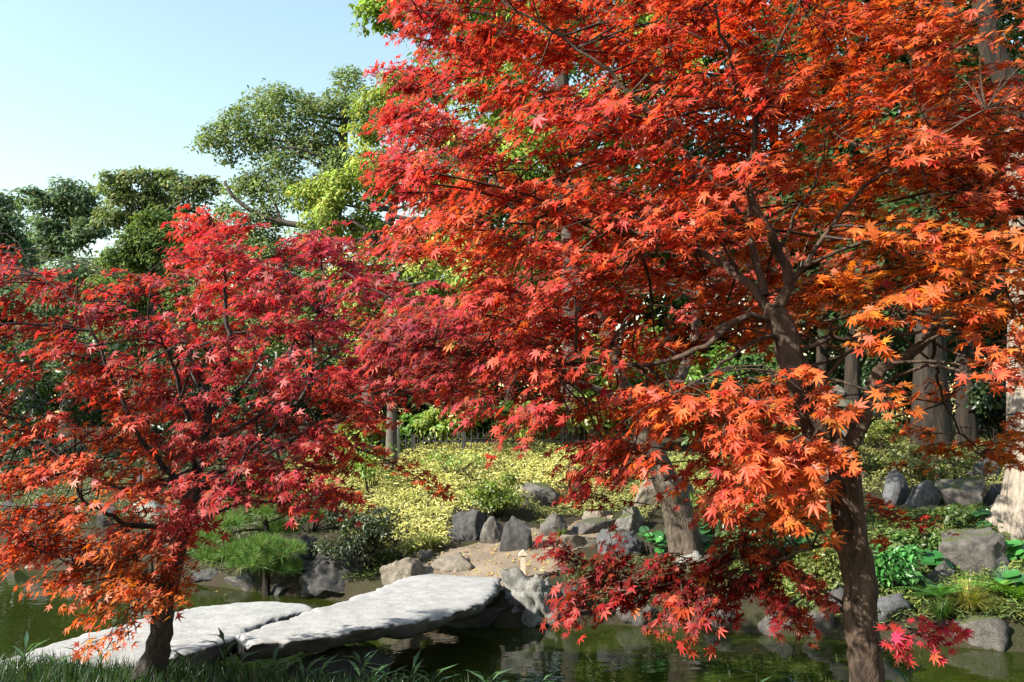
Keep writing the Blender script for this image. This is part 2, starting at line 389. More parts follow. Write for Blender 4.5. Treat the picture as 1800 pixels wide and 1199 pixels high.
# right bank
R(1578, 1092, 82, 52, 'smooth bluish grey boulder at the waterline behind the big maple trunk', M_STONE_B, rough=.3)
R(1452, 1118, 76, 50, 'pale grey waterline rock beside the big maple trunk under dark red leaves', M_STONE, flat=.2)
R(1488, 1080, 54, 56, 'dark rock with moss standing behind the big maple trunk at the water', M_STONE_D)
R(1370, 1108, 70, 44, 'grey waterline rock seen below the hanging dark red maple spray', M_STONE)
R(1280, 1100, 80, 40, 'low grey shore rock behind the hanging dark red maple spray', M_STONE)
R(1130, 1092, 90, 50, 'mossy shore rock behind the tip of the hanging dark red spray', M_STONE)
R(1733, 1010, 158, 84, 'large brownish grey slab-sided boulder on the planted bank', M_STONE, depth=.6, rough=.6, flat=.35, facets=6, sub=ICO5)
R(1660, 1032, 58, 48, 'rounded light grey rock below the large slab-sided boulder', M_STONE)
R(1612, 1024, 46, 28, 'small dark rock among bright green herbs on the planted bank', M_STONE_D)
R(1738, 1140, 112, 58, 'pale flat-faced shore rock under the golden sedge tuft', M_STONE, flat=.3)
R(1580, 890, 48, 70, 'tall pale upright stone set along the narrow path', M_STONE_B, depth=.6, rough=.25, facets=5)
R(1628, 892, 62, 52, 'bluish slanted stone leaning beside the tall upright stone', M_STONE_B, rough=.3)
R(1702, 892, 90, 54, 'wide grey squarish stone along the narrow path', M_STONE, rough=.3)
R(1760, 890, 50, 44, 'dark grey stone between the squarish stone and the pale tree trunk', M_STONE_D)
R(1738, 838, 56, 48, 'dark bluish rock higher on the shaded slope', M_STONE_B)
R(1508, 854, 40, 34, 'grey rock just behind the big maple trunk on the slope', M_STONE)
for k, (px, wpx) in enumerate([(1600, 34), (1638, 44), (1680, 40), (1722, 46), (1760, 34)]):
    R(px, 897, wpx, 12, 'pale flat edging stone in the kerb row of the narrow path', M_STONE_T, 'edging_stone', flat=.5, rough=.25, group='edging stones of the narrow path')
# left bank
R(6, 905, 46, 30, 'dark bluish rock low on the shaded slope at the bamboo edge', M_STONE_D)
R(72, 918, 66, 38, 'bluish grey rock below shaded bamboo behind the red maple', M_STONE_B)
R(192, 925, 58, 42, 'dark grey boulder next to the pale greenish stone', M_STONE_D)
R(258, 922, 58, 50, 'pale greenish white stone glowing behind the red maple branches', M_STONE_G, rough=.3, facets=12)
R(243, 878, 30, 48, 'tall narrow bluish stone above the pale greenish stone', M_STONE_B, facets=5)
R(20, 990, 70, 40, 'grey shore rock at the waterline under the red maple, partly in shade', M_STONE)
R(48, 1006, 44, 14, 'thin pale stone barely above the green water', M_STONE_T, flat=.4)
R(150, 985, 80, 40, 'grey shore boulder hidden behind orange maple leaves', M_STONE)
R(300, 985, 60, 34, 'small shore rock behind the red maple trunk', M_STONE)

# ------------------------------------------------------------------ slab bridge
def slab(name, back, front, z, thick, label, mat, seed):
    A = np.array([on_plane(a, b, z) for a, b in back]); B = np.array([on_plane(a, b, z) for a, b in front]); o1 = np.zeros(len(A))
    t0 = np.linspace(0, 1, len(A)); tt = np.linspace(0, 1, 110)
    def res(P):
        S, _ = smooth_path(P, o1, .02); k = np.r_[0, np.cumsum(np.linalg.norm(np.diff(S, axis=0), axis=1))]; k /= k[-1]
        return np.stack([np.interp(tt, k, S[:, i]) for i in range(3)], -1)
    A, B = res(A), res(B); off = Vector(np.random.default_rng(seed).uniform(-9, 9, 3))
    nz = lambda p, s: noise.fractal(Vector(p) * s + off, .8, 2.1, 6)
    us = np.linspace(0, 1, 26)
    sec = [(u, 0) for u in us] + [(1.008, -.06), (1.012, -.2), (1.0, -.45), (.985, -.75), (.95, -1.0), (.5, -1.05), (.05, -1.0), (.015, -.75), (0, -.45), (-.012, -.2), (-.008, -.06)]
    V = []; m = len(sec); n = len(tt)
    for i in range(n):
        W = B[i] - A[i]; wl = np.linalg.norm(W); wd = W / (wl + 1e-6); endf = min(i, n - 1 - i)
        for u, h in sec:
            p = A[i] + W * u; edge = max(0, 1 - min(u, 1 - u) * wl / .10) if 0 <= u <= 1 else 1
            e = (.055 * nz(p * (1, 1, 0) + (0, 0, h * .3), 3.0) + .04 * nz(p * (1, 1, 0) + (0, 0, h * .5), 11)) * edge * (1 if u > .5 else -1)
            p = p + wd * e
            zt = (.010 * nz(p, 1.1) + .003 * nz(p, 6)) * (1 - .5 * edge) - .012 * edge ** 2 - (.03 if endf == 0 else 0)
            p[2] = z + (zt if h > -.1 else zt * .4) + h * thick * (1 + .3 * nz(p + (0, 0, 5), 2.2)); V.append(p)
    Fc = []
    for i in range(n - 1):
        for k in range(m):
            k2 = (k + 1) % m; Fc += [(i * m + k, i * m + k2, (i + 1) * m + k2), (i * m + k, (i + 1) * m + k2, (i + 1) * m + k)]
    for i in (0, n - 1):
        c = len(V); V.append(np.mean(V[i * m:(i + 1) * m], axis=0))
        for k in range(m): f = (i * m + k, i * m + (k + 1) % m, c); Fc.append(f[::-1] if i == 0 else f)
    me = mesh_np(name, np.array(V), np.array(Fc))
    return tag(link(name, me, None, mat, True), label, 'stone slab', 'slabs of the stone bridge')
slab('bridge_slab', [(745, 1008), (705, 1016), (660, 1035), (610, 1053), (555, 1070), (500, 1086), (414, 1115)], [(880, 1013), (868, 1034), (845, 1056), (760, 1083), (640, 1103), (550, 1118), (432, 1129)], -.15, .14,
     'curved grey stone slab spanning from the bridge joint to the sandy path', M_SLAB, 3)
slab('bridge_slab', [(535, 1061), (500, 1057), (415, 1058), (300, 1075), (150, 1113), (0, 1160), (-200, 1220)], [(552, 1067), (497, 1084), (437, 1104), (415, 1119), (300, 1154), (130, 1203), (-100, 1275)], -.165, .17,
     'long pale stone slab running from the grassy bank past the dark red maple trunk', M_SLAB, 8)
for (px, py, d, sx, sy, hz, lab) in ((590, 1100, 7.2, 1.0, .8, .64, 'dark pier stone holding up the bridge joint above the water'), (380, 1100, 6.75, .9, .6, .62, 'dark shadowed pier stone under the long pale slab')):
    p = at(px, py, d); o = link('pier_stone', rock_mesh('pier_stone', sx, sy, hz, int(px)), None, M_STONE_D, True)
    o.location = (p[0], p[1], -.36 - hz); tag(o, lab, 'rock')
p = at(815, 1010, 9.1); o = link('pier_stone', rock_mesh('pier_stone', 1.2, .6, .6, 41), None, M_STONE_D, True); o.location = (p[0], p[1] - .1, -.92); tag(o, 'dark abutment stone under the far end of the curved slab', 'rock')
p = on_plane(-130, 1220, -.2); o = link('pier_stone', rock_mesh('pier_stone', 1.0, .8, .7, 44), None, M_STONE_D, True); o.location = (p[0], p[1], -1.05); tag(o, 'abutment stone under the grassy-bank end of the long pale slab', 'rock')

# ------------------------------------------------------------------ maples
STAR_FINE = [star_template(True, d, f) for d, f in ((.10, .05), (.28, .12), (.45, .2), (.75, .3))]
STAR_LOW = [star_template(False, d, f) for d, f in ((.12, .05), (.30, .15))]
STAR_FIVE = [star_template(False, d, f, True) for d, f in ((.10, .05), (.28, .15), (.5, .2))]
def zone_colour(zones, px, py):
    Z = np.array([z[:2] for z in zones], float); C = np.array([z[2] for z in zones])
    w = 1 / (((px[:, None] - Z[:, 0]) ** 2 + (py[:, None] - Z[:, 1]) ** 2) + 2500) ** 1.6
    return (w / w.sum(1, keepdims=True)) @ C
def fill_pads(poly, holes, layers, tries=9000):
    out = []
    P = np.array(poly); lo, hi = P.min(0), P.max(0)
    for (n, dlo, dhi, rpx, sep, skip) in layers:
        pts = []; c = rng.uniform(lo, hi, (tries, 2)); ok = inpoly(poly, c[:, 0], c[:, 1])
        for q in c[ok]:
            if len(pts) >= n: break
            if any((q[0] - hx) ** 2 + (q[1] - hy) ** 2 < hr * hr for hx, hy, hr in holes): continue
            if skip and any(a < q[0] < b and cc < q[1] < dd for a, b, cc, dd in skip): continue
            if pts and (np.hypot(*(np.array(pts) - q).T) < sep).any(): continue
            pts.append(q); out.append((q[0], q[1], rng.uniform(dlo, dhi), rpx * rng.uniform(.8, 1.2)))
    return out
def make_maple(label, base_px, limbs, pads, zones, leaf, templates, bark, leaf_parts, twigs_per=11, nodes_len=.5, extra_limbs=(), dens=1.0, group=None, cjit=.26, droop=.45, sunward=.45, lod=0, rs=1.0):
    root_p = limbs[0][0][0]; base = at(*root_p) if len(root_p) == 3 else np.array(root_p[:3])
    root = empty('maple_tree', base); tag(root, label, 'tree', group); limb_tubes = []; TW = Tubes(); sk = []; skr = []
    for pts, r0, r1 in limbs:
        P = np.array([at(*p) for p in pts]); n = len(P); Rr = np.array([r0 + (r1 - r0) * (k / (n - 1)) ** .8 for k in range(n)]) * (rs if r0 < .055 else 1)
        P, Rr = smooth_path(P, Rr, .05); P = P + .006 * rng.normal(size=P.shape) * (np.arange(len(P)) > 0)[:, None]
        if not limb_tubes: Rr = Rr * (1 + .55 * np.exp(-np.linalg.norm(P - P[0], axis=1) / .10))
        tb = Tubes(); tb.add(P - base, Rr, 18 if r0 > .03 else 8, .075 if r0 > .03 else .03); limb_tubes.append(tb)
        if r0 < .07: sk.append(P); skr.append(Rr)
    sk = np.vstack(sk); skr = np.concatenate(skr); axis = sk.mean(0)
    pos = []; tip = []; nrm = []
    for pad in pads:
        px, py, d, rpx = pad[:4]; pd_ = pad[4] if len(pad) > 4 else 1.0
        C = at(px, py, d); r = rpx * d / F
        dd = np.linalg.norm(sk - C, axis=1) + .4 * np.maximum(0, sk[:, 2] - C[2]) + 2.0 * np.maximum(0, C[2] - sk[:, 2] - .25); k = int(np.argmin(dd)); Q = sk[k]
        out = C - axis; out[2] *= .2
        if np.linalg.norm(C - Q) > .1: out = unit(out) * .6 + unit((C - Q) * (1, 1, .35)) * .6
        out = unit(out); S0 = C - out * r * .6
        if np.linalg.norm(S0 - Q) > .04:
            mid = (Q + S0) / 2 + np.array([0, 0, .10 * np.linalg.norm(S0 - Q)]) + .05 * rng.normal(size=3)
            L = np.linalg.norm(S0 - Q); rr = min(skr[k] * .8, .005 + .008 * L)
            P, Rr = smooth_path([Q, mid, S0], [rr, rr * .75, rr * .5], .1); TW.add(P - base, Rr, 4)
        side = unit(np.cross(out, [0, 0, 1]))
        for _ in range(max(6, int(twigs_per * pd_ * (rpx * d / F / (leaf * 2.2)) ** 1.3))):
            a = rng.normal() * .75; L = r * rng.uniform(.7, 1.75) * (1 if abs(a) < .8 else .8)
            dirv = unit(out * math.cos(a) + side * math.sin(a) + np.array([0, 0, rng.uniform(-.18, .28)]))
            s0 = S0 + side * rng.normal() * r * .25 + np.array([0, 0, rng.normal() * r * .22]) + out * rng.uniform(0, .5) * r
            e = s0 + dirv * L; e[2] -= droop * .4 * L; m = (s0 + e) / 2 + np.array([0, 0, .12 * L])
            TW.add(np.array([s0, m, e]) - base, np.array([.0035, .0025, .0012]), 3)
            n = max(2, int(L / (leaf * nodes_len))); ts = (np.arange(n) + rng.uniform(.4, 1.1, n)) / n
            for t in ts:
                t = min(t, 1); p = (1 - t) ** 2 * s0 + 2 * t * (1 - t) * (2 * m - (s0 + e) / 2) + t * t * e
                for sgn in (-1, 1):
                    if rng.random() < .06: continue
                    lat = np.cross(dirv, [0, 0, 1]) * sgn; f = rng.uniform(.35, 1.0)
                    td = unit(dirv * rng.uniform(.3, 1.1) + lat * f + np.array([0, 0, -droop * rng.uniform(.2, 1.5)]) + .2 * rng.normal(size=3))
                    pos.append(p + td * leaf * .35 + rng.normal(size=3) * .006); tip.append(td)
                    nrm.append(np.array([0, 0, .5]) + out * .25 + SUN * .65 + .36 * rng.normal(size=3))
    pos = np.array(pos); tip = np.array(tip); nrm = np.array(nrm); n = len(pos)
    px, py, dep = project(pos); col = zone_colour(zones, px, py)
    col = col * .97 * np.exp(rng.normal(size=(n, 1)) * cjit); yel = rng.random(n) ** 4 * .35
    col[:, 1] = col[:, 1] * (1 + rng.normal(size=n) * .25) + yel * .16
    col[:, 2] = col[:, 2] * (1 + rng.normal(size=n) * .2); brown = rng.random(n) < .04; col[brown] *= (.55, .8, 1.0); col = np.clip(col, .006, .9)
    size = leaf * .55 * np.clip(rng.normal(1, .26, n), .45, 1.6); B = basis(nrm, tip)
    # the leaves that show largest stand as parts of their own
    pick = np.zeros(n, bool)
    if leaf_parts:
        vis = (px > 5) & (px < 1795) & (py > 5) & (py < 1194); cell = {}
        order = np.argsort(dep)
        cells = (px // 16).astype(int) * 1000 + (py // 16).astype(int)
        first = []
        for q in order:
            if vis[q] and cells[q] not in cell: cell[cells[q]] = q; first.append(q)
        face = np.abs(np.einsum('ni,ni->n', unit(nrm), unit(pos - EYE)))
        first = np.array(first); sc = (size / dep * (.3 + face))[first]; pick[first[np.argsort(-sc)[:leaf_parts]]] = True
    trunk = limb_tubes[0].build('trunk', bark, root); o = TW.build('twigs', bark, root); o['kind'] = 'stuff'
    for tb in limb_tubes[1:]: tb.build('limb', bark, trunk)
    which = rng.integers(0, len(templates), n); parts = []
    if lod: which = np.where((dep > lod) & ~pick, len(templates) + rng.integers(0, 2, n) + np.where(dep > 3.35, 2, 0), which); templates = templates + STAR_LOW + STAR_FIVE[:2]
    for k, tp in enumerate(templates):
        s = (which == k) & ~pick
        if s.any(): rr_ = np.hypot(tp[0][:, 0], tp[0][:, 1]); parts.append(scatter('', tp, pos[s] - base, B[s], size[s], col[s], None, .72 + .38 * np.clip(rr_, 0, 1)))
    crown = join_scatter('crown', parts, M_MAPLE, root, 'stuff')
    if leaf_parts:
        ids = np.flatnonzero(pick); q = np.argsort(col[ids, 1] / col[ids, 0]); groups = np.array_split(ids[q], 10)
        for g in groups:
            c = col[g].mean(0)
            for k, tp in enumerate(templates):
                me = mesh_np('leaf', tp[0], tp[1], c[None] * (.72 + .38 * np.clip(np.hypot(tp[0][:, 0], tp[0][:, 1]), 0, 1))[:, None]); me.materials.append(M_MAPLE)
                for a in g[which[g] == k]:
                    lo = bpy.data.objects.new('leaf', me); COL.objects.link(lo); lo.parent = crown
                    Mx = Matrix(B[a].tolist()).to_4x4(); lo.matrix_local = Matrix.Translation((pos[a] - base).tolist()) @ Mx @ Matrix.Scale(float(size[a]), 4)
    import sys; sys.stderr.write('MAPLE %s %d leaves %d pads\n' % (label[:20], n, len(pads)))
    return root
# --- big orange maple (trunk ~3 m away)
RL = [([(1548, 1450, 3.1), (1528, 1240, 3.1), (1517, 1110, 3.1), (1508, 1010, 3.1), (1492, 900, 3.1), (1478, 800, 3.08), (1462, 775, 3.06)], .066, .052),
      ([(1476, 800, 3.08), (1450, 765, 3.06), (1415, 700, 3.02), (1395, 650, 3.0), (1375, 580, 3.0), (1360, 545, 3.0)], .060, .040),
      ([(1365, 555, 3.0), (1345, 555, 2.98), (1290, 567, 2.95), (1240, 605, 2.95), (1200, 625, 2.98), (1135, 641, 3.0), (1035, 630, 3.05), (960, 640, 3.1), (860, 628, 3.2), (760, 610, 3.3), (690, 600, 3.35)], .026, .005),
      ([(1358, 560, 3.0), (1330, 515, 3.05), (1300, 488, 3.1), (1255, 455, 3.2), (1175, 432, 3.3), (1100, 400, 3.45), (1030, 388, 3.55), (961, 375, 3.65), (875, 322, 3.75), (811, 285, 3.85), (755, 255, 3.9), (691, 214, 4.0)], .034, .005),
      ([(1362, 555, 3.0), (1388, 500, 2.97), (1370, 450, 2.95), (1345, 385, 2.9), (1316, 350, 2.87), (1322, 270, 2.82), (1329, 180, 2.78), (1297, 146, 2.75), (1271, 82, 2.7), (1256, 0, 2.65), (1240, -120, 2.6)], .034, .007),
      ([(1329, 185, 2.78), (1361, 94, 2.75), (1395, 22, 2.7), (1430, -100, 2.65)], .010, .004),
      ([(1388, 495, 2.97), (1430, 440, 2.95), (1465, 395, 2.92), (1500, 350, 2.9), (1565, 295, 2.88), (1640, 245, 2.85), (1730, 190, 2.8)], .018, .005),
      ([(1345, 520, 3.03), (1325, 455, 3.1), (1320, 410, 3.15), (1285, 350, 3.15), (1240, 300, 3.15), (1175, 240, 3.12), (1122, 176, 3.1), (1055, 116, 3.1), (969, 56, 3.1), (909, 19, 3.1), (840, -30, 3.1)], .026, .006),
      ([(1300, 490, 3.1), (1270, 430, 3.0), (1235, 400, 2.9)], .012, .006),
      ([(1365, 450, 2.95), (1400, 380, 2.9), (1430, 330, 2.85), (1450, 270, 2.8)], .012, .005),
      ([(1365, 590, 3.0), (1320, 606, 2.9), (1270, 640, 2.8), (1240, 666, 2.72), (1180, 700, 2.7)], .013, .005),
      ([(1478, 800, 3.08), (1500, 772, 3.07), (1520, 715, 3.05), (1545, 655, 3.05), (1600, 620, 3.1), (1650, 577, 3.15), (1700, 550, 3.2), (1780, 490, 3.3), (1900, 420, 3.4)], .050, .022),
      ([(1387, 630, 3.0), (1414, 616, 3.0), (1461, 596, 3.0), (1554, 593, 3.05), (1613, 584, 3.1), (1662, 560, 3.12), (1740, 470, 3.0)], .020, .007),
      ([(1452, 770, 3.06), (1446, 713, 3.1), (1462, 660, 3.15), (1484, 620, 3.2)], .020, .010),
      ([(1482, 975, 3.1), (1445, 958, 3.15), (1400, 972, 3.2), (1300, 1005, 3.35), (1150, 1030, 3.5), (1010, 1050, 3.6)], .014, .004),
      ([(1530, 1150, 3.1), (1565, 1125, 3.0), (1620, 1108, 2.92), (1680, 1100, 2.9)], .008, .003),
      ([(1497, 930, 3.1), (1525, 900, 3.4), (1560, 905, 3.8), (1610, 910, 4.0)], .009, .003),
      ([(1640, 590, 3.13), (1650, 680, 3.5), (1690, 760, 3.7), (1740, 800, 3.7)], .014, .005)]
RPOLY = [(735, -130), (722, 60), (735, 150), (690, 200), (682, 280), (742, 340), (702, 420), (702, 450), (800, 470), (870, 520), (660, 565), (650, 630), (730, 690), (840, 700), (890, 770), (1010, 770), (1010, 850), (1090, 850),
         (1230, 790), (1290, 910), (1420, 930), (1440, 800), (1390, 700), (1400, 620), (1450, 540), (1560, 560), (1690, 560), (1740, 480), (1800, 640), (1960, 640), (1960, -130)]
RHOLES = [(1060, 585, 45), (1120, 660, 48), (1210, 655, 40), (1480, 580, 55), (870, 205, 40), (940, 130, 34), (790, 230, 30), (850, 460, 34), (960, 500, 30), (1190, 590, 34), (1700, 30, 60), (1770, 90, 80), (1790, 190, 50),
          (900, 690, 30), (960, 690, 26), (1270, 600, 36), (1660, 110, 30), (1440, 560, 40)]
RLIMBS = [(1150, 1480, 330, 640)]
RPADS = [(740, 60, 4.0, 55), (770, 130, 3.9, 60), (722, 205, 4.0, 50), (708, 265, 4.0, 48), (765, 300, 3.9, 60), (830, 335, 3.8, 60), (770, 350, 3.8, 55), (728, 435, 3.7, 42), (790, 440, 3.6, 48), (860, 425, 3.6, 60),
         (690, 590, 3.3, 52), (668, 615, 3.3, 42), (740, 575, 3.3, 55), (800, 595, 3.2, 60), (870, 620, 3.2, 60), (940, 605, 3.1, 70), (900, 560, 3.5, 60), (860, 700, 3.4, 60), (940, 725, 3.3, 60), (800, 685, 3.5, 55), (1000, 700, 3.3, 60), (1060, 705, 3.2, 60),
         (1130, 705, 2.9, 65), (1170, 740, 2.8, 70), (1080, 770, 3.1, 55), (1040, 800, 3.2, 50), (1025, 835, 3.5, 44), (1000, 880, 4.2, 36), (1050, 880, 4.1, 34),
         (1250, 695, 2.7, 70), (1290, 745, 2.6, 65), (1350, 785, 2.5, 70), (1330, 705, 2.6, 55), (1375, 850, 2.5, 60), (1400, 895, 2.5, 42), (1310, 860, 2.8, 60), (1280, 890, 2.9, 45), (1425, 770, 2.5, 42), (1400, 655, 2.5, 40), (1270, 830, 3.0, 55),
         (1000, 1000, 3.6, 44), (1020, 1065, 3.5, 45), (1080, 1010, 3.6, 60), (1100, 1065, 3.5, 60), (1180, 1020, 3.5, 60), (1190, 1075, 3.4, 50), (1270, 1010, 3.4, 60), (1280, 1065, 3.4, 60), (1350, 1015, 3.3, 60), (1360, 1070, 3.3, 50), (1420, 1045, 3.2, 40), (1240, 1090, 3.3, 42), (1010, 1100, 3.4, 28), (1390, 1090, 3.2, 34), (1300, 980, 3.5, 45),
         (1220, 1050, 3.6, 55), (1140, 1050, 3.6, 55), (1320, 1040, 3.5, 55), (1060, 1040, 3.7, 50),
         (1565, 1122, 2.9, 30), (1610, 1105, 2.9, 36), (1655, 1100, 2.9, 26), (1560, 910, 3.9, 36), (1605, 912, 4.0, 32), (1550, 955, 4.0, 32), (1530, 890, 3.8, 32),
         (1555, 690, 2.5, 42), (1525, 605, 2.6, 26), (1720, 640, 2.5, 55), (1755, 665, 2.5, 45), (1765, 600, 2.7, 55), (1435, 695, 2.5, 32), (1470, 720, 2.5, 22), (1650, 410, 2.6, 55), (1690, 470, 2.6, 55), (1600, 530, 2.6, 60), (1530, 560, 2.7, 45), (1710, 540, 2.8, 50), (1720, 430, 2.6, 50),
         (1620, 760, 3.8, 42), (1680, 785, 3.8, 50), (1740, 800, 3.6, 50), (1600, 820, 4.2, 34), (1780, 760, 3.5, 50), (1650, 700, 3.7, 45), (1280, 380, 2.5, 60), (1230, 400, 2.5, 60), (1310, 300, 2.45, 55), (1150, 390, 2.6, 60)]
RPADS = [(p[0], p[1] - 20, p[2], p[3], 1.8) if p[1] > 960 and p[0] < 1460 else p for p in RPADS]
RPADS = [(p[0], p[1], max(p[2], 2.62)) + tuple(p[3:]) for p in RPADS]
RPADS += fill_pads(RPOLY, RHOLES, [(46, 2.6, 2.9, 66, 95, RLIMBS), (92, 2.9, 3.4, 72, 76, [(1200, 1430, 380, 620)]), (130, 3.45, 4.0, 72, 62, None), (70, 4.0, 4.6, 78, 84, None)])
RPADS = [p[:4] + (.5,) if 640 < p[1] < 800 and 700 < p[0] < 1090 else p for p in RPADS]     # airy lower edge
RPADS = [p for p in RPADS if not (715 < p[1] < 790 and 720 < p[0] < 1000 and p[2] > 3.35)]
RZ = [(720, 120, (.46, .028, .045)), (1000, 150, (.60, .048, .04)), (1300, 60, (.60, .055, .025)), (1250, 250, (.64, .07, .03)), (1500, 200, (.60, .085, .022)), (1700, 120, (.60, .10, .04)), (1750, 300, (.55, .09, .05)), (1500, 400, (.62, .13, .015)), (1650, 450, (.70, .17, .025)),
      (1450, 490, (.62, .14, .02)), (1600, 650, (.70, .14, .03)), (1000, 350, (.66, .07, .035)), (850, 420, (.66, .085, .035)), (950, 600, (.56, .06, .045)), (740, 600, (.33, .03, .06)), (1000, 720, (.46, .045, .035)), (1150, 740, (.70, .11, .035)), (1350, 820, (.72, .13, .05)), (1400, 900, (.74, .17, .035)),
      (1100, 1020, (.22, .008, .016)), (1200, 1020, (.22, .008, .016)), (1350, 1060, (.24, .009, .016)), (1280, 1000, (.22, .008, .016)), (1000, 1090, (.42, .035, .025)), (1610, 1110, (.58, .03, .065)), (1580, 930, (.46, .05, .015)), (1680, 780, (.58, .16, .015)), (1010, 890, (.30, .012, .02)), (1020, 990, (.24, .009, .02)), (1740, 640, (.70, .12, .05)), (700, 250, (.52, .035, .055)), (1200, 1085, (.30, .02, .018)), (1750, 520, (.68, .18, .03))]  # low spray zones darkened to imitate shade from the crown above
make_maple('big orange-red maple with a forked brown trunk standing on the near bank', None, RL, RPADS, RZ, .063, STAR_FINE, M_BARK_R, 300, twigs_per=10, lod=2.5, rs=.62)
# --- crimson maple (trunk ~5 m away)
LL = [([(262, 1186, 5.12), (280, 1130, 5.1), (290, 1060, 5.1), (308, 985, 5.1), (322, 920, 5.1), (340, 860, 5.1)], .068, .048),
      ([(335, 880, 5.1), (352, 815, 5.1), (362, 768, 5.1), (369, 704, 5.1), (400, 620, 5.0), (396, 540, 5.0), (392, 450, 5.0), (370, 380, 5.0)], .050, .006),
      ([(345, 850, 5.1), (339, 777, 4.9), (326, 713, 4.75), (307, 649, 4.65), (294, 617, 4.6), (257, 566, 4.55), (200, 520, 4.5)], .028, .006),
      ([(342, 860, 5.1), (400, 820, 4.95), (460, 770, 4.8), (541, 681, 4.7), (550, 594, 4.7), (573, 506, 4.7), (560, 428, 4.7)], .030, .006),
      ([(340, 865, 5.1), (420, 830, 5.0), (477, 795, 4.9), (550, 752, 4.85), (610, 736, 4.8), (700, 690, 4.8)], .022, .006),
      ([(335, 880, 5.1), (300, 835, 5.0), (275, 804, 4.95), (248, 772, 4.9), (220, 713, 4.85), (170, 598, 4.8), (137, 538, 4.8), (60, 480, 4.8)], .030, .006),
      ([(318, 935, 5.1), (253, 924, 4.9), (213, 917, 4.8), (187, 900, 4.7), (147, 877, 4.6), (130, 843, 4.6), (110, 807, 4.6), (40, 740, 4.6)], .024, .007),
      ([(330, 895, 5.1), (290, 843, 5.2), (233, 860, 5.2), (187, 850, 5.2), (143, 827, 5.2), (103, 800, 5.2), (0, 720, 5.2)], .018, .006),
      ([(365, 730, 5.1), (395, 700, 5.3), (440, 660, 5.5), (480, 560, 5.7), (500, 470, 5.8)], .022, .006),
      ([(369, 704, 5.1), (340, 640, 5.4), (300, 560, 5.6), (240, 500, 5.7)], .020, .006),
      ([(360, 780, 5.1), (440, 740, 5.3), (540, 660, 5.5), (640, 580, 5.6), (760, 540, 5.7)], .020, .006),
      ([(318, 940, 5.1), (270, 960, 4.8), (210, 985, 4.6), (130, 990, 4.5), (60, 960, 4.4)], .014, .004),
      ([(315, 950, 5.1), (280, 1000, 4.8), (240, 1060, 4.6), (190, 1120, 4.5)], .010, .003),
      ([(550, 752, 4.85), (620, 780, 4.8), (690, 815, 4.8), (760, 850, 4.8)], .010, .003)]
LPOLY = [(-260, 430), (0, 455), (70, 480), (180, 480), (240, 495), (310, 480), (345, 385), (405, 385), (430, 450), (480, 440), (560, 425), (600, 455), (640, 495), (720, 515), (830, 570), (850, 650), (800, 700), (700, 705), (640, 760), (600, 800),
         (590, 880), (520, 890), (420, 880), (330, 930), (300, 1030), (200, 1050), (110, 1030), (30, 1000), (0, 930), (-260, 900)]
LHOLES = [(110, 875, 34), (40, 872, 22), (195, 895, 36), (258, 890, 30), (20, 705, 26), (480, 850, 20), (640, 520, 20), (130, 720, 22), (300, 740, 22)]
LPADS = [(370, 385, 5.0, 34), (350, 420, 5.0, 40), (400, 410, 5.0, 38), (380, 460, 4.9, 50), (560, 440, 4.7, 38), (600, 470, 4.8, 38), (510, 430, 5.6, 40), (650, 520, 5.4, 40), (720, 530, 5.6, 44), (790, 570, 5.6, 46), (840, 610, 5.6, 40), (700, 620, 5.2, 55), (640, 660, 5.0, 55),
         (690, 815, 4.8, 36), (735, 835, 4.8, 34), (762, 858, 4.8, 24), (655, 790, 4.8, 36), (580, 870, 4.6, 40), (520, 850, 4.6, 45), (590, 800, 4.7, 38), (450, 820, 4.6, 50),
         (300, 1040, 4.9, 34), (250, 1070, 4.6, 34), (215, 1095, 4.5, 32), (195, 1118, 4.5, 26), (160, 1138, 4.5, 22), (180, 1070, 4.6, 40), (130, 1010, 4.6, 46), (210, 1010, 4.6, 50), (60, 960, 4.5, 46), (20, 930, 4.5, 44), (130, 960, 4.6, 50), (230, 950, 4.7, 48), (290, 960, 4.6, 36), (320, 910, 4.5, 36),
         (240, 1020, 4.7, 46), (170, 985, 4.8, 50), (60, 900, 4.6, 40), (100, 925, 4.7, 46)]
LPADS += fill_pads(LPOLY, LHOLES, [(60, 4.0, 4.6, 50, 66, None), (95, 4.7, 5.4, 52, 56, None), (90, 5.5, 6.3, 52, 54, [(-300, 230, 0, 1200)]), (14, 5.4, 5.7, 50, 70, [(230, 2000, 0, 1200)])])
LZ = [(370, 400, (0.577, 0.028, 0.041)), (60, 500, (0.412, 0.023, 0.041)), (200, 560, (0.391, 0.021, 0.041)), (560, 470, (0.433, 0.023, 0.053)), (460, 600, (0.474, 0.028, 0.053)), (300, 600, (0.371, 0.019, 0.041)), (650, 600, (0.433, 0.023, 0.053)), (780, 600, (0.453, 0.028, 0.053)), (80, 650, (0.515, 0.037, 0.035)), (300, 750, (0.371, 0.023, 0.035)), (480, 760, (0.371, 0.019, 0.035)), (60, 800, (0.597, 0.074, 0.033)), (200, 800, (0.515, 0.074, 0.023)),
      (560, 860, (0.391, 0.019, 0.023)), (720, 830, (0.618, 0.089, 0.019)), (120, 920, (0.618, 0.105, 0.023)), (220, 980, (0.597, 0.105, 0.019)), (230, 1040, (0.597, 0.114, 0.019)), (170, 1120, (0.700, 0.135, 0.028)), (60, 960, (0.567, 0.063, 0.033)), (320, 920, (0.412, 0.028, 0.041)), (620, 730, (0.494, 0.047, 0.030)), (420, 880, (0.350, 0.017, 0.030))]
make_maple('crimson maple with a slanting dark trunk rising from the grass beside the slab bridge', None, LL, LPADS, LZ, .070, STAR_FIVE, M_BARK_L, 300, twigs_per=9, rs=.75)
